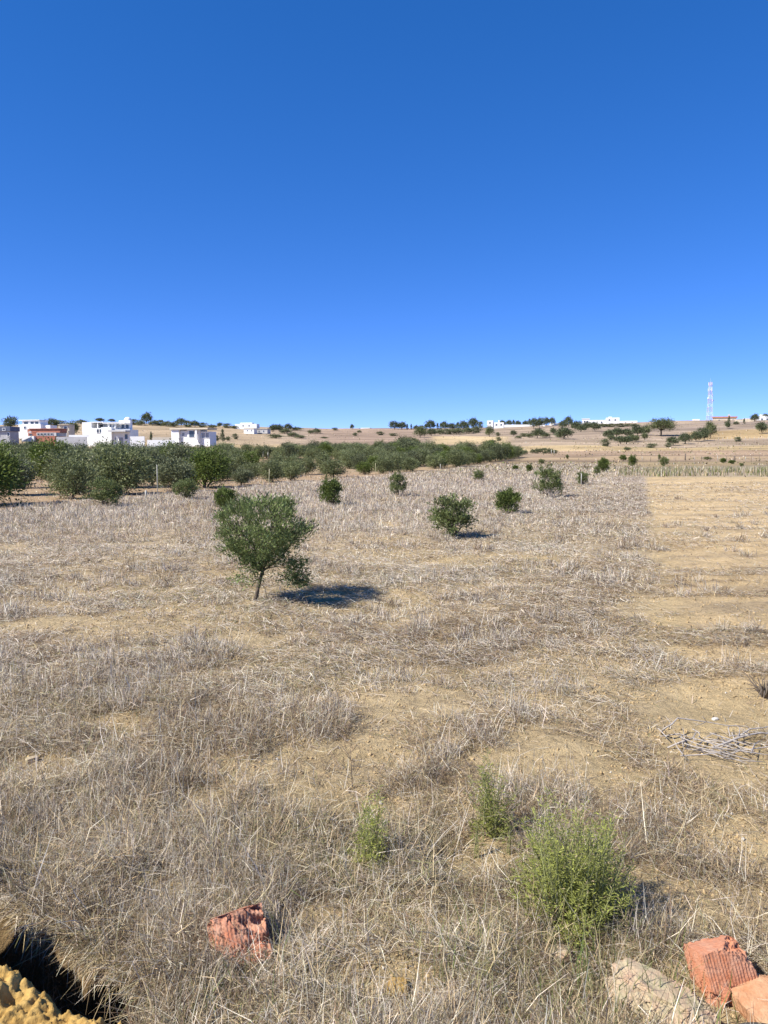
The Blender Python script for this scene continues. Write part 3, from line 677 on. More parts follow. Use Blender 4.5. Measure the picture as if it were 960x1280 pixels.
CL = [
 ('behind the left houses', 'trees behind the left houses', 'r:12,537,14,14 r:65,536,11,15 o:90,545,16,15 s:74,531,5,12 s:102,530,5,12 r:126,528,5,9 r:140,528,4,7'),
 ('on the left ridge', 'trees along the left ridge', 'r:183,530,12,12 s:160,531,6,9 s:168,531,6,11 s:176,532,6,10 s:192,532,6,11 s:200,532,6,12 s:209,533,6,12 r:226,533,9,12 s:217,534,6,10 s:236,534,7,10 r:244,534,7,10 s:254,534,5,10 s:265,535,4,11 r:274,534,5,6 s:284,535,5,9 s:294,536,4,9 s:303,536,4,10'),
 ('beside the flat roofed villa', 'trees beside the flat roofed villa', 'c:278,552,13,6 s:270,551,6,7 s:294,549,6,6 c:189,556,14,4 s:285,551,5,6'),
 ('near the hill farm', 'trees near the hill farm', 'r:341,540,8,10 r:350,540,8,10 r:360,538,7,9 s:370,538,4,12 s:357,542,6,12 s:366,546,5,12 s:344,548,5,15 s:375,548,4,12 s:388,542,4,7 s:396,542,6,9'),
 ('on the bare centre slope', 'bushes on the bare centre slope', 'r:440,537,6,4 s:444,545,4,5 s:449,541,3,5 s:419,538,3,6 s:475,544,4,8 s:492,545,3,9 s:405,548,2,8 o:525,547,11,13 r:539,545,8,12'),
 ('on the centre ridge', 'trees on the centre ridge', 'r:493,537,9,11 r:502,537,8,10 c:509,537,6,3 c:514,537,6,3 s:520,537,5,6 s:527,537,5,7 r:538,537,10,11 c:547,537,7,4 c:551,537,7,4 r:556,538,10,8 r:566,538,8,10 c:572,537,8,5 r:580,538,10,12 r:593,537,13,11 s:601,535,7,5 c:532,537,6,4'),
 ('below the centre ridge', 'shrubs below the centre ridge', 's:550,543,6,10 s:560,543,6,12 s:572,543,7,12 s:585,542,7,14 s:595,541,7,10'),
 ('on the slope below the white house', 'trees below the white hilltop house', 'o:612,546,11,9 s:622,545,4,5 r:642,545,6,7 s:654,546,4,8 s:662,547,5,8 r:671,548,11,13 s:682,547,6,10 r:692,543,7,7 r:705,549,13,18 s:699,547,6,7 s:648,548,3,7 s:623,551,4,6 s:616,553,3,8'),
 ('behind the long white wall', 'pines behind the long white wall', 'r:628,533,7,8 r:636,533,7,7 c:642,533,7,4 r:648,533,6,7 r:656,533,6,7 c:662,533,8,5 r:667,536,12,9 r:674,535,11,9 r:683,533,10,7 r:690,532,9,7'),
 ('before the white row', 'trees before the right white houses', 'r:703,536,9,9 r:711,534,12,9 r:719,538,10,12 r:732,538,9,11 r:744,539,10,12 r:726,540,8,10 s:755,534,4,11 s:765,534,4,11 s:775,534,4,11 s:786,533,3,10 s:794,533,3,9'),
 ('in the right hillside copse', 'trees of the right hillside copse', 'r:760,548,9,12 r:770,547,11,13 r:776,555,9,13 r:785,547,10,12 s:756,558,8,9 r:783,555,9,11 o:790,553,8,10 r:797,545,11,12 r:806,544,10,11 o:806,550,8,7 s:764,550,6,9 o:795,552,7,7'),
 ('crowning the right slope', 'the big tree on the right slope', 'B:826,545,20,30'),
 ('in the diagonal right hedge', 'trees of the diagonal right hedge', 'r:842,557,10,12 s:836,559,5,7 r:857,555,12,13 r:870,552,11,12 r:880,551,14,12 o:888,548,17,11'),
 ('by the right hilltop walls', 'trees by the right hilltop walls', 'r:953,542,13,11 r:943,527,8,9 r:957,525,7,7 r:910,536,8,6 c:911,528,7,3 s:922,552,5,7 s:814,560,5,10 c:885,533,5,3 s:920,531,4,6 c:930,530,6,3'),
 ('below the grove end', 'bushes at the far end of the grove', 's:666,567,5,6 s:672,567,6,8 s:680,567,6,9 s:688,567,6,8 s:656,568,5,7 s:694,567,4,6 s:784,563,4,8 o:505,563,14,17 o:518,563,13,13 s:648,569,4,7'),
]
HP = {}
for where, grp, spec in CL:
    items = []
    for tok in spec.split():
        k, rest = tok.split(':'); items.append((k, *[float(q) for q in rest.split(',')]))
    for kind in dict.fromkeys(i[0] for i in items):
        sub = sorted([i for i in items if i[0] == kind], key=lambda i: i[1])
        for j, (k, px, by, hp, wp) in enumerate(sub):
            nm, desc, cat = KN[k]; g = ground_at(px, by); s = g[1] / F
            lab = '%s %s' % (desc, where) if len(sub) == 1 else '%s %s, %s of %d from the left' % (desc, where, ordn(j), len(sub))
            vi = int(R.integers(0, len(KV[k]))); kx = 1.1 if k == 'B' else 1.15; sc = (wp * s * kx, wp * s * kx, hp * s * 1.08)
            if (k, vi) not in HP: HP[(k, vi)] = tree_thing(nm, KV[k][vi], lab, cat, g, R.uniform(0, 6), sc, grp)
            else: copy_thing(HP[(k, vi)], g, R.uniform(0, 6), sc, lab, grp)

# ------------------------------------------------------------------ houses
class House:
    """parts are given in photo pixels on the facade plane at distance Y, depths in metres behind it"""
    def __init__(s, name, label, cat, px, Y, yaw=0.0, group=None):
        s.Y = Y; u = float(ucol(px)); s.o = thing(name, label, cat, (u * Y, Y, Tz(u * Y, Y)), yaw, group); s.px = px; s.z0 = s.o.location.z; s.w = None
    def X(s, px): return (px - s.px) / F * s.Y
    def Z(s, py): return HC + float(slope(py)) * s.Y - s.z0
    def box(s, mb, x0, x1, ytop, ybot, d0, d1):
        if d1 > 4.6: d1 = 4.3 + (d1 - 4.6) * .12
        return mb.box(s.X(x0), s.X(x1), d0, d1, s.Z(ybot), s.Z(ytop))
    def part(s, name, mat, boxes, parent=None):
        mb = MB()
        for bx in boxes: s.box(mb, *bx)
        return mb.build(name, mat, parent or s.o)
    def window(s, x0, x1, yt, yb, d, mat='glass', frame='white'):
        X0, X1, Z0, Z1 = s.X(x0), s.X(x1), s.Z(yb), s.Z(yt); t = .10
        mb = MB(); mb.box(X0 - t, X0, d - .08, d + .05, Z0 - t, Z1 + t); mb.box(X1, X1 + t, d - .08, d + .05, Z0 - t, Z1 + t)
        mb.box(X0, X1, d - .08, d + .05, Z1, Z1 + t); mb.box(X0 - t * .0, X1, d - .12, d + .05, Z0 - t, Z0)
        f = mb.build('window', M[frame], s.o); p = MB(); p.box(X0, X1, d - .03, d + .03, Z0, Z1); p.build('pane', M[mat], f)
    def door(s, x0, x1, yt, yb, d, mat='shade'):
        mb = MB(); mb.box(s.X(x0), s.X(x1), d - .06, d + .05, s.Z(yb), s.Z(yt)); mb.build('door', M[mat], s.o)
W_ = M['white']
h = House('villa', 'large white villa with dome, roof terrace and shaded bays', 'house', 131, 205, math.radians(-12))
h.part('wall', W_, [(99, 112, 527.5, 558, .5, 9), (112, 128, 535, 558, 0, 9), (128, 142, 534, 558, -.4, 9), (142, 165, 537, 558, .4, 8)])
h.part('upper_storey', W_, [(112.3, 127.7, 528, 534.8, 4, 8.8), (128, 141, 528.5, 533.8, 2.5, 8.8), (141.2, 157, 525, 536.8, 3.6, 8)])
h.part('terrace_slab', W_, [(111, 128, 527, 528, .6, 9.2), (127.5, 158, 528.2, 529.2, .4, 3.4)])
h.part('terrace_column', W_, [(119, 120, 528.2, 535, .8, 1.1)]); h.part('terrace_column', W_, [(134.5, 135.5, 529.3, 534, .8, 1.1)]); h.part('terrace_column', W_, [(143, 144, 529.3, 537, .8, 1.1)])
mb = MB(); mb.dome((h.X(148.5), 5.5, h.Z(525)), 5.2 / F * 205 * .9); mb.build('dome', W_, h.o, True)
h.part('garage_canopy', M['grey'], [(142.5, 166, 538, 540, -2.2, .3)])
h.window(121, 124, 536.5, 541, 0); h.window(124.8, 127.2, 536.5, 541, 0); h.window(113.5, 118, 530, 534, 4); h.window(130, 134, 530.5, 533.4, 2.5); h.window(137, 140, 530.5, 533.4, 2.5)
h.window(145, 149, 530, 535, 3.6); h.window(151, 155, 530, 535, 3.6); h.door(144.5, 148, 547, 556, .4); h.door(150, 155.5, 547, 556, .4); h.window(158, 162, 543, 549, .4)
h = House('brick_house', 'unfinished red brick house with a grey window band', 'house', 52, 196, math.radians(-10))
h.part('wall', M['redbrick'], [(44.5, 71, 545.2, 560, 0, 8), (30, 44.3, 541, 560, 1.2, 8.5)])
h.part('upper_storey', M['redbrick'], [(28, 73, 536, 540.6, 1.6, 8)])
h.part('window_band', M['grey'], [(44.6, 71.5, 540.8, 545, .4, 7.5)])
h.part('white_annex', W_, [(27, 44, 545, 552, -.6, 1.0)]); h.part('roof_slab', M['redbrick'], [(31, 74, 535.3, 536, 1.3, 8.3)])
for k in range(5): h.window(46 + 4.6 * k, 48.8 + 4.6 * k, 541.6, 544.2, .4, 'glass', 'grey')
h.window(30.5, 33, 539.5, 540.3, 1.6); h.window(32, 36, 542, 544.5, 1.2, 'glass', 'redbrick'); h.door(72, 75.5, 540.8, 545.5, .6, 'glass')
h = House('white_house', 'two storey white house with shaded upper windows above the brick house', 'house', 38, 232, math.radians(-14))
h.part('wall', W_, [(22, 54, 530.5, 548, 0, 8), (24, 50, 525.8, 530.3, 1, 7.5)]); h.part('roof_slab', W_, [(21, 51, 524.6, 525.6, .4, 8)])
h.window(27, 33, 527, 530, 1); h.window(36.5, 41.5, 527, 530, 1); h.window(43, 48, 527, 530, 1); h.window(30, 33, 533, 536, 0); h.part('terrace_wall', W_, [(51, 63, 531.5, 545, 1.5, 7)])
h = House('grey_house', 'grey house with dark slate roof at the left edge', 'house', 4, 190, 0)
h.part('wall', M['grey'], [(-14, 13, 539, 560, 0, 8)]); h.part('roof', M['slate'], [(-15, 14.5, 533, 538.9, -.4, 8.4)]); h.window(5.5, 8.5, 535.5, 538, -.4, 'glass', 'white'); h.window(10, 12.5, 541, 545, 0); h.window(-4, 0, 541, 545, 0)
h = House('cream_house', 'small cream house beside the red brick house', 'house', 79, 212, 0)
h.part('wall', M['cream'], [(72.5, 85.5, 531, 556, 1, 8), (73, 86, 538.5, 556, 0, .9)]); h.part('roof_slab', M['cream'], [(72, 86, 530.2, 530.9, .6, 8.2)]); h.window(79, 83, 533, 536.5, 1); h.window(79.5, 84, 541, 545, 0)
h = House('block_wall', 'long grey block wall in front of the large villa', 'wall', 90, 188, 0)
h.part('wall_panel', M['grey'], [(71, 108.5, 546, 562, 0, .25)]); h.part('wall_coping', W_, [(86, 110, 543.6, 546, .3, .55)])
h = House('garden_wall', 'white garden wall to the left of the flat roofed villa', 'wall', 205, 195, 0)
h.part('wall_panel', W_, [(163, 181, 545.5, 560, 0, .25), (185, 218, 550, 560, -.4, -.1)]); h.part('wall_panel', M['cream'], [(190, 213, 546.5, 551, .6, .9)])
h = House('flat_villa', 'white flat roofed villa with large grey glazed bays', 'house', 237, 205, math.radians(-15))
h.part('wall', W_, [(212, 222.5, 537, 558, 0, 8), (222.7, 233, 538, 558, .8, 8), (233.2, 250, 537, 558, .4, 8), (250.2, 262.5, 539.5, 558, 1.0, 8)])
h.part('roof_slab', M['cream'], [(211, 263.5, 535.2, 536.8, -.5, 8.5)])
h.window(236, 243, 538.5, 546.5, .4, 'glass', 'white'); h.window(251.5, 256, 541, 547.5, 1.0, 'shade'); h.window(257.5, 261.5, 541, 547.5, 1.0, 'shade'); h.window(225, 228.5, 541, 545, .8, 'shade'); h.part('column', W_, [(246, 248, 536.9, 550, -.3, .1)])
h = House('low_wall', 'short white wall right of the flat roofed villa', 'wall', 286, 205, 0); h.part('wall_panel', W_, [(281, 292, 556.5, 563, 0, .3)])
# hill buildings
def simple(name, label, px, Y, boxes, wins=(), mat='white', roof=None, yaw=math.radians(-14), cat='house'):
    h = House(name, label, cat, px, Y, yaw); h.part('wall', M[mat], boxes)
    if roof: h.part('roof', M[roof[0]], roof[1])
    for wn in wins: h.window(*wn)
    return h
simple('hilltop_house', 'white hilltop house behind the left ridge trees', 309, 500, [(293, 322, 530, 540, 0, 9), (299, 315, 528.3, 530, 1, 8)], [(303, 305, 531.5, 533, 0), (311, 313, 531.5, 533, 0)])
simple('farm_house', 'low white farm building on the left hill slope', 313, 420, [(304.5, 318, 536, 543, 0, 7)], [(308.5, 310, 537.5, 539, 0), (314, 315.5, 537.5, 539, 0)], roof=('cream', [(304, 318.5, 535.3, 535.9, -.3, 7.3)]))
simple('grey_barn', 'grey barn right of the low white farm building', 327, 425, [(319.5, 335, 536.5, 542, 0, 7)], [(323, 325, 538, 540, 0), (329, 331, 538, 540, 0)], 'grey', ('cream', [(319, 335.5, 535.8, 536.4, -.3, 7.3)]))
simple('long_building', 'long low white building on the centre skyline', 436, 560, [(423, 449, 536, 541, 0, 10)], [(430, 431.5, 537, 538.2, 0), (440, 441.5, 537, 538.2, 0)], roof=('cream', [(422.5, 449.5, 535.4, 535.9, -.3, 10.3)]))
simple('shed', 'small white building at the right end of the centre skyline roofs', 456, 560, [(450.5, 462.5, 534.8, 540, 0, 9)], [(455, 456.5, 536, 537.3, 0)])
simple('cube_house', 'white cubic house on the ridge right of centre', 621, 520, [(608.5, 616, 525.5, 538, 0, 8), (616, 629, 528, 538, .5, 9), (622, 623.5, 525, 527.9, 2, 3)], [(611, 613, 527.5, 529.5, 0), (619, 621, 530, 532, .5), (625, 627, 530, 532, .5)])
simple('boundary_wall', 'long white wall along the ridge right of the cubic house', 648, 530, [(629, 664, 530.8, 538, 0, .4)], cat='wall')
simple('garden_house', 'small white house between ridge pines', 678, 520, [(674, 680.5, 530.5, 538, 0, 6)], [(676.5, 678, 532, 533.5, 0)], roof=('cream', [(673.5, 681, 529.9, 530.4, -.3, 6.3)]))
simple('wide_house', 'wide white house between ridge pines', 693, 530, [(686.5, 699, 528.8, 538, 0, 7)], [(690, 692, 531, 532.5, 0), (695, 697, 531, 532.5, 0)])
simple('cream_block', 'cream building, first of the white row on the right ridge', 731, 535, [(727, 736, 523.8, 538, 0, 8)], [(729, 731, 526, 528, 0), (732.5, 734.5, 526, 528, 0)], roof=('white', [(726.5, 736.5, 523.1, 523.7, -.3, 8.3)]))
simple('long_house', 'long low white house in the middle of the right ridge row', 747, 545, [(736.5, 756, 525, 536, 0, 8)], [(740, 742, 527, 529, 0), (750, 752, 527, 529, 0)])
simple('tall_house', 'tallest white house of the right ridge row', 765, 540, [(757, 773, 522, 536, 0, 9), (760, 764, 520.8, 522, 2, 5)], [(760, 762, 524, 526, 0), (767, 769, 524, 526, 0)])
simple('end_house', 'low white house ending the right ridge row', 781, 545, [(773.5, 795, 526, 535, .5, 8)], [(780, 782, 528, 530, .5), (788, 790, 528, 530, .5)])
simple('white_hut', 'little white hut left of the antenna mast', 869, 555, [(865.5, 873, 524, 530, 0, 4)], [(868, 869.5, 525.5, 527, 0)])
simple('orange_house', 'orange house with tiled roof right of the antenna mast', 903, 545, [(892, 918, 522.5, 532, 0, 8), (909, 911, 518, 522.4, 2, 3)], [(897, 899, 524.5, 526, 0), (913, 915, 524.5, 526, 0)], 'cream', ('roofred', [(891, 919, 520.6, 522.4, -.4, 8.4)]))
simple('estate_wall', 'long white wall below the orange house on the right hill', 933, 450, [(912, 920, 530.5, 540, .6, 1.0), (922, 954, 530.5, 540, 0, .4), (911, 913, 529.5, 540, -.2, .6)], cat='wall')
simple('hill_house', 'grey and white house above the long wall', 929, 490, [(920, 940, 524.5, 537, 0, 8), (929, 936, 522.8, 524.4, 2, 6)], [(924, 926, 527, 529, 0), (933, 935, 527, 529, 0)], 'cream')
simple('corner_house', 'white house at the right edge of the hilltop', 952, 500, [(946, 975, 520, 536, 0, 9), (950, 962, 518, 519.9, 2, 7)], [(950, 952, 523, 525.5, 0), (956, 958, 523, 525.5, 0)])

# ---- lattice mast
g = at_px(885.5, 552); mast = thing('antenna_mast', 'red and white lattice antenna mast on the right skyline', 'antenna mast', g)
Ht = 47 / F * 552; nsec = 9
def half(z): return 1.75 - (1.75 - .75) * z / Ht
for sx, sy in ((-1, -1), (1, -1), (1, 1), (-1, 1)):
    mb = MB(); mb.tube([(sx * half(0), sy * half(0), -.8), (sx * half(Ht), sy * half(Ht), Ht)], [.075, .06], 4); mb.build('leg', M['mastwhite'], mast)
for k in range(nsec):
    z0, z1 = Ht * k / nsec, Ht * (k + 1) / nsec; mb = MB(); q = [(-1, -1), (1, -1), (1, 1), (-1, 1)]
    for j in range(4):
        a, c = q[j], q[(j + 1) % 4]
        mb.tube([(a[0] * half(z0), a[1] * half(z0), z0), (c[0] * half(z1), c[1] * half(z1), z1)], .042, 4); mb.tube([(c[0] * half(z0), c[1] * half(z0), z0), (a[0] * half(z1), a[1] * half(z1), z1)], .042, 4)
        mb.tube([(a[0] * half(z1), a[1] * half(z1), z1), (c[0] * half(z1), c[1] * half(z1), z1)], .042, 4)
    mb.build('lattice_section', M['mastred' if k % 2 == (nsec - 1) % 2 else 'mastwhite'], mast)
for zf, n_ in ((.96, 3), (.80, 3), (.64, 2)):
    for j in range(n_):
        a = 2.1 * j + zf * 9; r = half(Ht * zf) + .5; mb = MB(); x, y, z = r * math.cos(a), r * math.sin(a), Ht * zf
        mb.box(x - .18, x + .18, y - .12, y + .12, z - 1.1, z + 1.1); mb.tube([(x * .55, y * .55, z), (x, y, z)], .06, 4); mb.build('panel_antenna', M['mastwhite'], mast)
for zf, sx in ((.52, 1), (.58, -1)):
    mb = MB(); x = sx * (half(Ht * zf) + .5); z = Ht * zf; mb.tube([(x, -.5, z), (x, -.75, z), (x, -.95, z)], [.55, .6, .1], 12); mb.tube([(x * .5, 0, z), (x, -.5, z)], .06, 4); mb.build('dish_antenna', M['mastwhite'], mast, True)
mb = MB(); mb.tube([(0, 0, Ht), (0, 0, Ht + 2.6)], [.05, .03], 5); mb.build('lightning_rod', M['mastwhite'], mast)

# ------------------------------------------------------------------ stakes and posts
def stake(name, label, cat, px, by, hp, rad, mat, lean=0.0, group=None, bend=None):
    g = ground_at(px, by); s = g[1] / F; Hh = hp * s; mb = MB()
    pts = [(0, 0, -.2), (lean * .5 * s, 0, Hh * .5), (lean * s, 0, Hh)]
    if bend: pts += [(lean * s + bend[0] * s * .5, 0, Hh + bend[1] * s * .55), (lean * s + bend[0] * s, 0, Hh + bend[1] * s)]
    mb.tube(pts, rad, 7); return tag(mb.build(name, M[mat], None, True, g), label, cat, group)
stake('cane_pole', 'thin bent cane pole rising in front of the left grove', 'pole', 107, 618, 35, .02, 'cane', 0, None, (11, 13))
stake('cane_pole', 'thin straight pole before the grove, above the small pale tree guard', 'pole', 197, 621, 40, .02, 'post', 0)
stake('tree_guard', 'short pale tube standing at the foot of a grove edge tree', 'tree guard', 182.5, 624, 11, .05, 'post')
stake('cane_pole', 'thin greenish cane beside the small bush left of the nearest tree', 'pole', 336, 612, 26, .02, 'cane', 1)
stake('cane_pole', 'thin cane at the grove edge left of the dark upright bush', 'pole', 469.5, 594, 15, .02, 'cane')
stake('wooden_stake', 'short pale stake at the grove edge above the broad bush', 'stake', 550.5, 588, 8, .04, 'post')
stake('wooden_stake', 'pale stake rising from the small sparse olive bush', 'stake', 726.5, 607, 15, .03, 'post')
stake('wooden_stake', 'left pale post of the pair at the end of the grove', 'post', 689.2, 568, 6, .09, 'post')
stake('wooden_stake', 'right pale post of the pair at the end of the grove', 'post', 692.6, 568, 5, .09, 'post')
stake('wooden_stake', 'thin grey stake in the yellow green bush on the far right', 'stake', 788, 583, 9, .05, 'wood')
stake('wooden_post', 'dark wooden post on the far brown field', 'post', 856.5, 575, 8, .14, 'wood')
stake('wooden_post', 'dark wooden post by the green bushes beyond the reeds', 'post', 917.5, 578, 8, .12, 'wood')
for k, (px, hp) in enumerate(((318, 6), (329, 7), (335, 6), (343.5, 7), (358, 9), (366.5, 7), (372.5, 7), (382, 6), (389, 6), (399.5, 6), (409.5, 7))):
    stake('concrete_post', 'pale concrete post, %s from the left of the line crossing the grove' % ordn(k), 'post', px, 571.5 if k > 4 else 573, hp + 2, .11 if hp < 9 else .22, 'post', 0, 'pale posts in a line across the grove')

for k in range(15):
    px = 802 + k * 10.6 + R.normal(0, 1); stake('fence_post', 'thin grey fence post, %s from the left of the line beyond the reeds' % ordn(k), 'post', px, 576.5 + R.normal(0, .3), R.uniform(5, 7), .04, 'wood' if k % 3 else 'post', 0, 'fence posts across the far field on the right')
for k in range(12):
    px = 898 + k * 5.6; stake('fence_post', 'tiny pale fence post, %s from the left of the row on the right hillside' % ordn(k), 'post', px, 551 - k * .1, 4, .06, 'post', 0, 'pale fence posts on the right hillside')
# ------------------------------------------------------------------ near green weeds
def weed(name, label, px, by, hp, wp, nst, per, col, sl=0.0, upright=False, spread_base=.03):
    g = ground_at(px, by); d = math.hypot(g[1], HC); s = d / F; Hh, Rr = hp * s * 1.12, wp * s * .5
    o = thing(name, label, 'weed', g); mb = MB(); Cs, Ds = [], []
    for k in range(nst):
        a = R.uniform(0, 6.283); t = math.sqrt(R.random()); hh = Hh * math.sqrt(max(.03, 1 - t ** 2)) * R.uniform(.5, 1.1) * (.7 + .6 * float(vnoise(a * 1.3, t * 2, 17)))
        if upright: hh = Hh * (R.uniform(.15, .8) if k > 3 else R.uniform(.8, 1.0)); t = R.uniform(.2, 1.05) * (1.12 - .9 * hh / Hh) * (.45 + 1.1 * float(vnoise(a * 1.1, hh * 9, int(px))))
        e = np.array([Rr * t * math.cos(a) + sl * hh, Rr * t * math.sin(a), hh]); b0 = np.array([R.normal(0, spread_base), R.normal(0, spread_base), -.02]) + np.array([e[0], e[1], 0]) * (.0 if upright else .25)
        m1 = b0 * .6 + e * .4 + np.array([0, 0, hh * .10]); pts = [b0, m1, e]
        mb.tube(pts, [.004, .003, .0012], 4)
        n = per; q = R.uniform(.2, 1, n)[:, None]; P = (1 - q) ** 2 * b0 + 2 * q * (1 - q) * m1 + q ** 2 * e
        aa = R.uniform(0, 6.283, n); off = np.stack([np.cos(aa), np.sin(aa), R.uniform(.1, .9, n)], 1)
        side = R.uniform(0, .06, (n, 1)) * (1.25 - q); Cs.append(P + off * side); Ds.append(off + R.normal(0, .3, (n, 3)))
    C, D = np.concatenate(Cs), np.concatenate(Ds); n = len(C)
    mb.build('stem', M['stemgreen'], o)
    link('foliage', leaf_mesh(name + '_foliage', C, D, R.uniform(.012, .034, n), R.uniform(.003, .006, n), np.where(R.random((n, 1)) < .06, np.array([.42, .34, .2]), leaf_col(n, col * .7, col * 1.4, .5)), M['weed']), o)
    return o
GW = np.array([.29, .31, .075])
weed('green_weed', 'broad bushy bright green weed, largest of the near weeds', 716, 1152, 126, 152, 190, 85, GW, 0, False, .06)
weed('green_weed', 'slim bright green weed on bare sand, leftmost of the near weeds', 462, 1088, 92, 86, 28, 90, GW * 1.05, .04, True)
weed('green_weed', 'upright darker green weed standing above the broad bushy weed', 612, 1046, 96, 84, 32, 90, GW * .85, 0, True)
weed('green_sprig', 'thin green sprig between the upright weed and the broad weed', 596, 1072, 40, 8, 4, 40, GW * .6, 0, True, .01)
weed('green_sprig', 'tiny blue green sprig at the left flank of the broad weed', 637, 1068, 32, 10, 4, 40, GW * .6, 0, True, .01)

# ------------------------------------------------------------------ dead branches on the right
g = ground_at(890, 935); o = thing('branch_pile', 'pile of curved grey dead branches on sand at the right', 'branch pile', g)
s = math.hypot(g[1], HC) / F
def br(pts, r, name='branch'):
    mb = MB(); P = [np.array(p, float) for p in pts]; Q = []
    for i in range(len(P) - 1):
        for t in (0, .5): Q.append(P[i] * (1 - t) + P[i + 1] * t + (R.normal(0, .006, 3) if t else 0))
    Q.append(P[-1]); r = r * .72; mb.tube(Q, list(np.linspace(r, r * .45, len(Q))), 6)
    for k in range(3):
        b0 = Q[R.integers(1, len(Q) - 1)]; e = b0 + np.array([R.normal(0, .12), R.normal(0, .12), R.uniform(0, .08)]); mb.tube([b0, (b0 + e) / 2 + R.normal(0, .01, 3), e], [r * .45, r * .35, r * .15], 4)
    return mb.build(name, M['twig'], o, True)
br([(-.32, .25, .02), (-.34, .12, .12), (-.20, .22, .17), (.05, .24, .13), (.35, .22, .10)], .012)
br([(-.05, -.12, .05), (.18, -.05, .10), (.40, .02, .12), (.55, .02, .08)], .014)
br([(.10, -.02, .03), (.35, .10, .12), (.62, .2, .12)], .011); br([(-.38, -.05, .02), (-.15, .0, .08), (.02, -.25, .06)], .010)
br([(-.25, .05, .02), (-.22, -.10, .06), (-.05, -.30, .04), (.25, -.36, .03)], .010); br([(-.1, .1, .03), (.2, .0, .05), (.6, -.12, .05)], .009); br([(.0, -.2, .02), (.3, -.18, .07), (.66, -.05, .05)], .009)
br([(-.18, .12, .02), (-.26, .0, .09), (-.14, -.16, .08), (.1, -.22, .03)], .009)
for k in range(26):
    a = R.normal(.15, 1.1); L_ = R.uniform(.15, .5); c = np.array([R.uniform(-.4, .5), R.uniform(-.3, .25), R.uniform(.02, .1)]); d = np.array([math.cos(a), math.sin(a), R.normal(0, .1)]) * L_ / 2
    mb = MB(); mb.tube([c - d, c + R.normal(0, .02, 3), c + d], [.005, .005, .002], 4); mb.build('twig', M['twig'], o)
g = ground_at(956, 872); mb = MB()
for k in range(40):
    a = R.uniform(0, 6.28); r = R.uniform(.05, .25); mb.tube([(0, 0, -.02), (r * .5 * math.cos(a), r * .5 * math.sin(a), .1), (r * math.cos(a), r * math.sin(a), R.uniform(.03, .25))], [.006, .005, .002], 4)
tag(mb.build('dead_shrub', M['wood'], None, False, g), 'dark leafless twig clump at the right edge above the branch pile', 'dead shrub')
# bare standing stems, near centre and lower left
def dead_stem(label, px, by, hp, mat='twig', n=7, thick=.004):
    g = ground_at(px, by); s = math.hypot(g[1], HC) / F; Hh = hp * s * 1.15; mb = MB(); top = np.array([R.normal(0, .03), R.normal(0, .03), Hh])
    mid = top * .5 + R.normal(0, .02, 3); mb.tube([(0, 0, -.03), mid, top], [thick, thick * .8, thick * .35], 5)
    for k in range(n):
        t = R.uniform(.2, .9); b0 = mid * (t * 2) if t < .5 else mid * (2 - 2 * t) + top * (2 * t - 1); e = b0 + np.array([R.normal(0, .09), R.normal(0, .09), R.uniform(.02, .14)]); mb.tube([b0, (b0 + e) / 2 + R.normal(0, .012, 3), e], [thick * .5, thick * .4, thick * .2], 4)
    return tag(mb.build('dry_weed', M[mat], None, False, g), label, 'dry weed')
dead_stem('dark bare forked stem on the sandy patch left of centre', 441, 985, 42, 'wood', 8)
dead_stem('pale forked dry stem standing at the edge of the ditch', 95, 1235, 110, 'palestem', 6, .004)
dead_stem('pale crooked dry stem leaning over the ditch near the left edge', 50, 1195, 50, 'palestem', 6, .004)
dead_stem('thin dark stem pair standing left of the broken orange brick', 795, 1180, 60, 'wood', 9)
dead_stem('short pale stem in the straw below the slim green weed', 553, 1215, 70, 'palestem', 5)
dead_stem('pale tall dry stem in straw right of the ditch', 135, 1262, 60, 'palestem', 6)

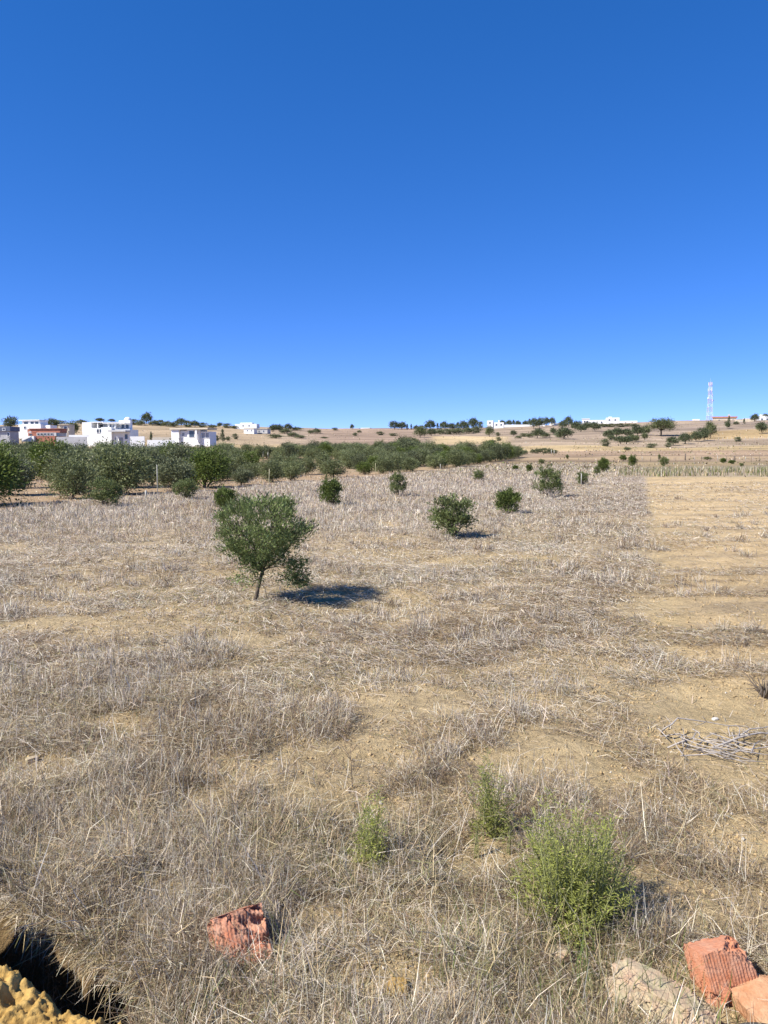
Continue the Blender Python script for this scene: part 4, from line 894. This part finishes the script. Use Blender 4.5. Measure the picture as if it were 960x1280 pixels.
# ------------------------------------------------------------------ rubble
def lump_mesh(name, size, seed, mat, rough=.12, box=.0, ridges=0, ridge_amp=.004, res=40, cuts=()):
    """sub-divided cube or ball with broken, uneven faces; ridges run along local z on the sides"""
    vs, fs = [], []; n = res
    lin = np.linspace(-1, 1, n + 1)
    for ax in range(3):
        for sg in (-1, 1):
            a, b_ = np.meshgrid(lin, lin, indexing='ij'); p = np.zeros((n + 1, n + 1, 3)); p[..., ax] = sg; p[..., (ax + 1) % 3] = a; p[..., (ax + 2) % 3] = b_
            i = np.arange((n + 1) ** 2).reshape(n + 1, n + 1) + sum(len(v) for v in vs); vs.append(p.reshape(-1, 3))
            q = np.stack([i[:-1, :-1], i[1:, :-1], i[1:, 1:], i[:-1, 1:]], -1).reshape(-1, 4); fs.append(q if sg > 0 else q[:, ::-1])
    V = np.concatenate(vs); Fq = np.concatenate(fs)
    sph = V / np.linalg.norm(V, axis=1, keepdims=True) * 1.15
    P = V * box + sph * (1 - box)
    if ridges:
        side = np.maximum(np.abs(V[:, 0]), np.abs(V[:, 1])) > .999
        tang = np.where(np.abs(V[:, 0]) > .999, V[:, 1], V[:, 0]); rg = (np.sin(tang * ridges * math.pi) > .2) * ridge_amp
        P = P * (1 + (side * rg / max(size))[:, None] * np.array([1, 1, 0]))
    for nrm, dd, jag in cuts:                       # broken-off corners
        nrm = np.array(nrm, float); nrm /= np.linalg.norm(nrm)
        lim = dd + (fbm(P[:, 0] * 4 + P[:, 2] * 3, P[:, 1] * 4 - P[:, 2] * 2, seed + 7, 4) - .5) * jag; ex = P @ nrm - lim; P = P - nrm * np.maximum(ex, 0)[:, None]
    nz = np.stack([fbm(P[:, 1] * 2.3 + 5 + P[:, 0], P[:, 2] * 2.3 + k * 7 - P[:, 0] * 1.7, seed + k, 4) - .5 for k in range(3)], 1)
    P = (P + nz * rough * 2) * np.array(size) * .5
    return mesh_np(name, P, Fq, mat, None, True)
def rot(o, rx, ry, rz): o.rotation_euler = (math.radians(rx), math.radians(ry), math.radians(rz)); return o
def hollow_brick(label, px, by, size, tilt, mat, cuts, seed):
    """clay block with grooved sides and hollow cells in its broken end"""
    g = ground_at(px, by); o = thing('broken_brick', label, 'brick', g)
    sx, sy, sz = size; e = .018
    me = lump_mesh('broken_brick_body', (sx, sy, sz), seed, mat, .022, .985, 15, .0075, 64, cuts); body = link('body', me, o); body.location = (0, 0, sz * (.36 if mat == M['clay'] else .27))
    # hollow cells: sunken square tubes in the top end
    holes = MB()
    for ix in range(3):
        for iy in range(2):
            cx, cy = (ix - 1) * sx / 3.1, (iy - .5) * sy / 2.2; hx, hy = sx / 3.1 / 2 - .014, sy / 2.2 / 2 - .014
            if R.random() < .25: continue
    rot(o, *tilt); return o, body
o1, body = hollow_brick('broken orange hollow clay brick with grooved faces at the lower right', 910, 1242, (.22, .17, .25), (-16, -10, 12), M['clay'], [((.7, -.5, .8), 1.02, .5), ((-.3, -.9, -.6), 1.15, .5), ((.2, .6, 1), .98, .4)], 211)
o2, body = hollow_brick('dusty red clay brick fragment half buried in straw, lower left', 303, 1190, (.27, .26, .24), (-30, -10, 16), M['claydust'], [((.9, .5, .4), .85, .7), ((-.8, -.8, .1), .95, .6), ((.3, -1, .2), .9, .7), ((-.4, .5, 1), .9, .6)], 223)
def rock(name, label, cat, px, by, size, mat, seed, tilt=(0, 0, 0), rough=.14, box=.45, sink=.3, cuts=(), ridges=0):
    g = ground_at(px, by); me = lump_mesh(name, size, seed, mat, rough, box, ridges, .006, 36, cuts); o = link(name, me, None, (g[0], g[1], g[2] + size[2] * (.5 - sink))); rot(o, *tilt); return tag(o, label, cat)
rock('mortar_slab', 'long mortar crusted slab lying in straw below the orange brick', 'slab', 838, 1262, (.50, .20, .13), M['mortar'], 231, (8, 12, -32), .15, .75, .55, [((1, .3, .5), .9, .6), ((-.8, -.4, .6), .95, .6), ((0, -.7, .8), .9, .5)])
rock('brick_shard', 'flat pale orange brick shard at the right edge beside the orange brick', 'brick shard', 955, 1262, (.24, .26, .12), M['claypale'], 241, (10, -14, 20), .06, .92, .2, [((.6, .6, .3), .9, .4)])
rock('brick_shard', 'small orange chip leaning on the foot of the broken orange brick', 'brick shard', 898, 1250, (.10, .07, .12), M['clay'], 243, (20, 10, 60), .08, .9, .3, [((.6, -.6, .3), .8, .4)])
rock('grey_stone', 'smooth dark grey stone at the bottom right corner', 'stone', 950, 1314, (.20, .16, .10), M['stone'], 247, (0, 0, 0), .06, .1, .2)
rock('pale_stone', 'small white stone on sand above the branch pile', 'stone', 894, 900, (.055, .04, .03), M['palestone'], 251, (0, 0, 20), .1, .3, .3)
rock('pale_stone', 'small pale yellow stone in straw near the left edge', 'stone', 42, 903, (.10, .06, .04), M['mortar'], 253, (0, 0, 10), .1, .4, .3)
rock('pale_stone', 'pale stone beside the left trampled straw, below its yellow neighbour', 'stone', 40, 952, (.09, .06, .05), M['mortar'], 257, (0, 0, 40), .1, .4, .3)
rock('earth_clod', 'yellow clod of earth in straw below centre', 'clod', 497, 1240, (.09, .08, .06), M['soil'], 261, (0, 0, 0), .15, .4, .3)
rock('earth_clod', 'pale earth clod beside the left side of the broad weed', 'clod', 700, 1198, (.10, .08, .06), M['mortar'], 263, (0, 0, 0), .15, .4, .3)

# ------------------------------------------------------------------ light, sky, camera
SUN_EL = math.radians(45); hd = np.array([.90, .44]); hd /= np.linalg.norm(hd)
sd = bpy.data.lights.new('sun', 'SUN'); sd.energy = 4.9; sd.angle = math.radians(.5); sd.color = (1.0, .95, .86)
so = bpy.data.objects.new('sun', sd); COL.objects.link(so)
so.rotation_euler = Vector((hd[0] * math.cos(SUN_EL), hd[1] * math.cos(SUN_EL), -math.sin(SUN_EL))).to_track_quat('-Z', 'Y').to_euler()
wd = bpy.data.worlds.new('World'); S.world = wd; wd.use_nodes = True; nt = wd.node_tree
sky = nt.nodes.new('ShaderNodeTexSky'); sky.sky_type = 'NISHITA'; sky.sun_disc = False; sky.sun_elevation = SUN_EL; sky.sun_rotation = math.atan2(-hd[0], -hd[1])
sky.air_density = .5; sky.dust_density = 0.0; sky.ozone_density = 1.0; sky.altitude = 2000
hs = nt.nodes.new('ShaderNodeHueSaturation'); hs.inputs['Saturation'].default_value = 1.36
gm = nt.nodes.new('ShaderNodeGamma'); gm.inputs[1].default_value = .72
tn = nt.nodes.new('ShaderNodeMixRGB'); tn.blend_type = 'MULTIPLY'; tn.inputs[0].default_value = 1; tn.inputs[2].default_value = (.88, .95, 1.48, 1)
nt.links.new(sky.outputs[0], hs.inputs['Color']); nt.links.new(hs.outputs[0], gm.inputs[0]); nt.links.new(gm.outputs[0], tn.inputs[1])
nt.links.new(tn.outputs[0], nt.nodes['Background'].inputs['Color']); nt.nodes['Background'].inputs['Strength'].default_value = .15
cam = bpy.data.cameras.new('camera'); cam.sensor_fit = 'HORIZONTAL'; cam.sensor_width = 36; cam.lens = 36 * F / 960; cam.clip_start = .05; cam.clip_end = 30000
co = bpy.data.objects.new('camera', cam); COL.objects.link(co); co.location = (0, 0, HC); co.rotation_euler = (math.pi / 2 - TH, 0, 0); S.camera = co
S.view_settings.view_transform = 'Standard'; S.view_settings.look = 'None'; S.view_settings.exposure = .73; S.view_settings.gamma = 1; S.view_settings.use_curve_mapping = False
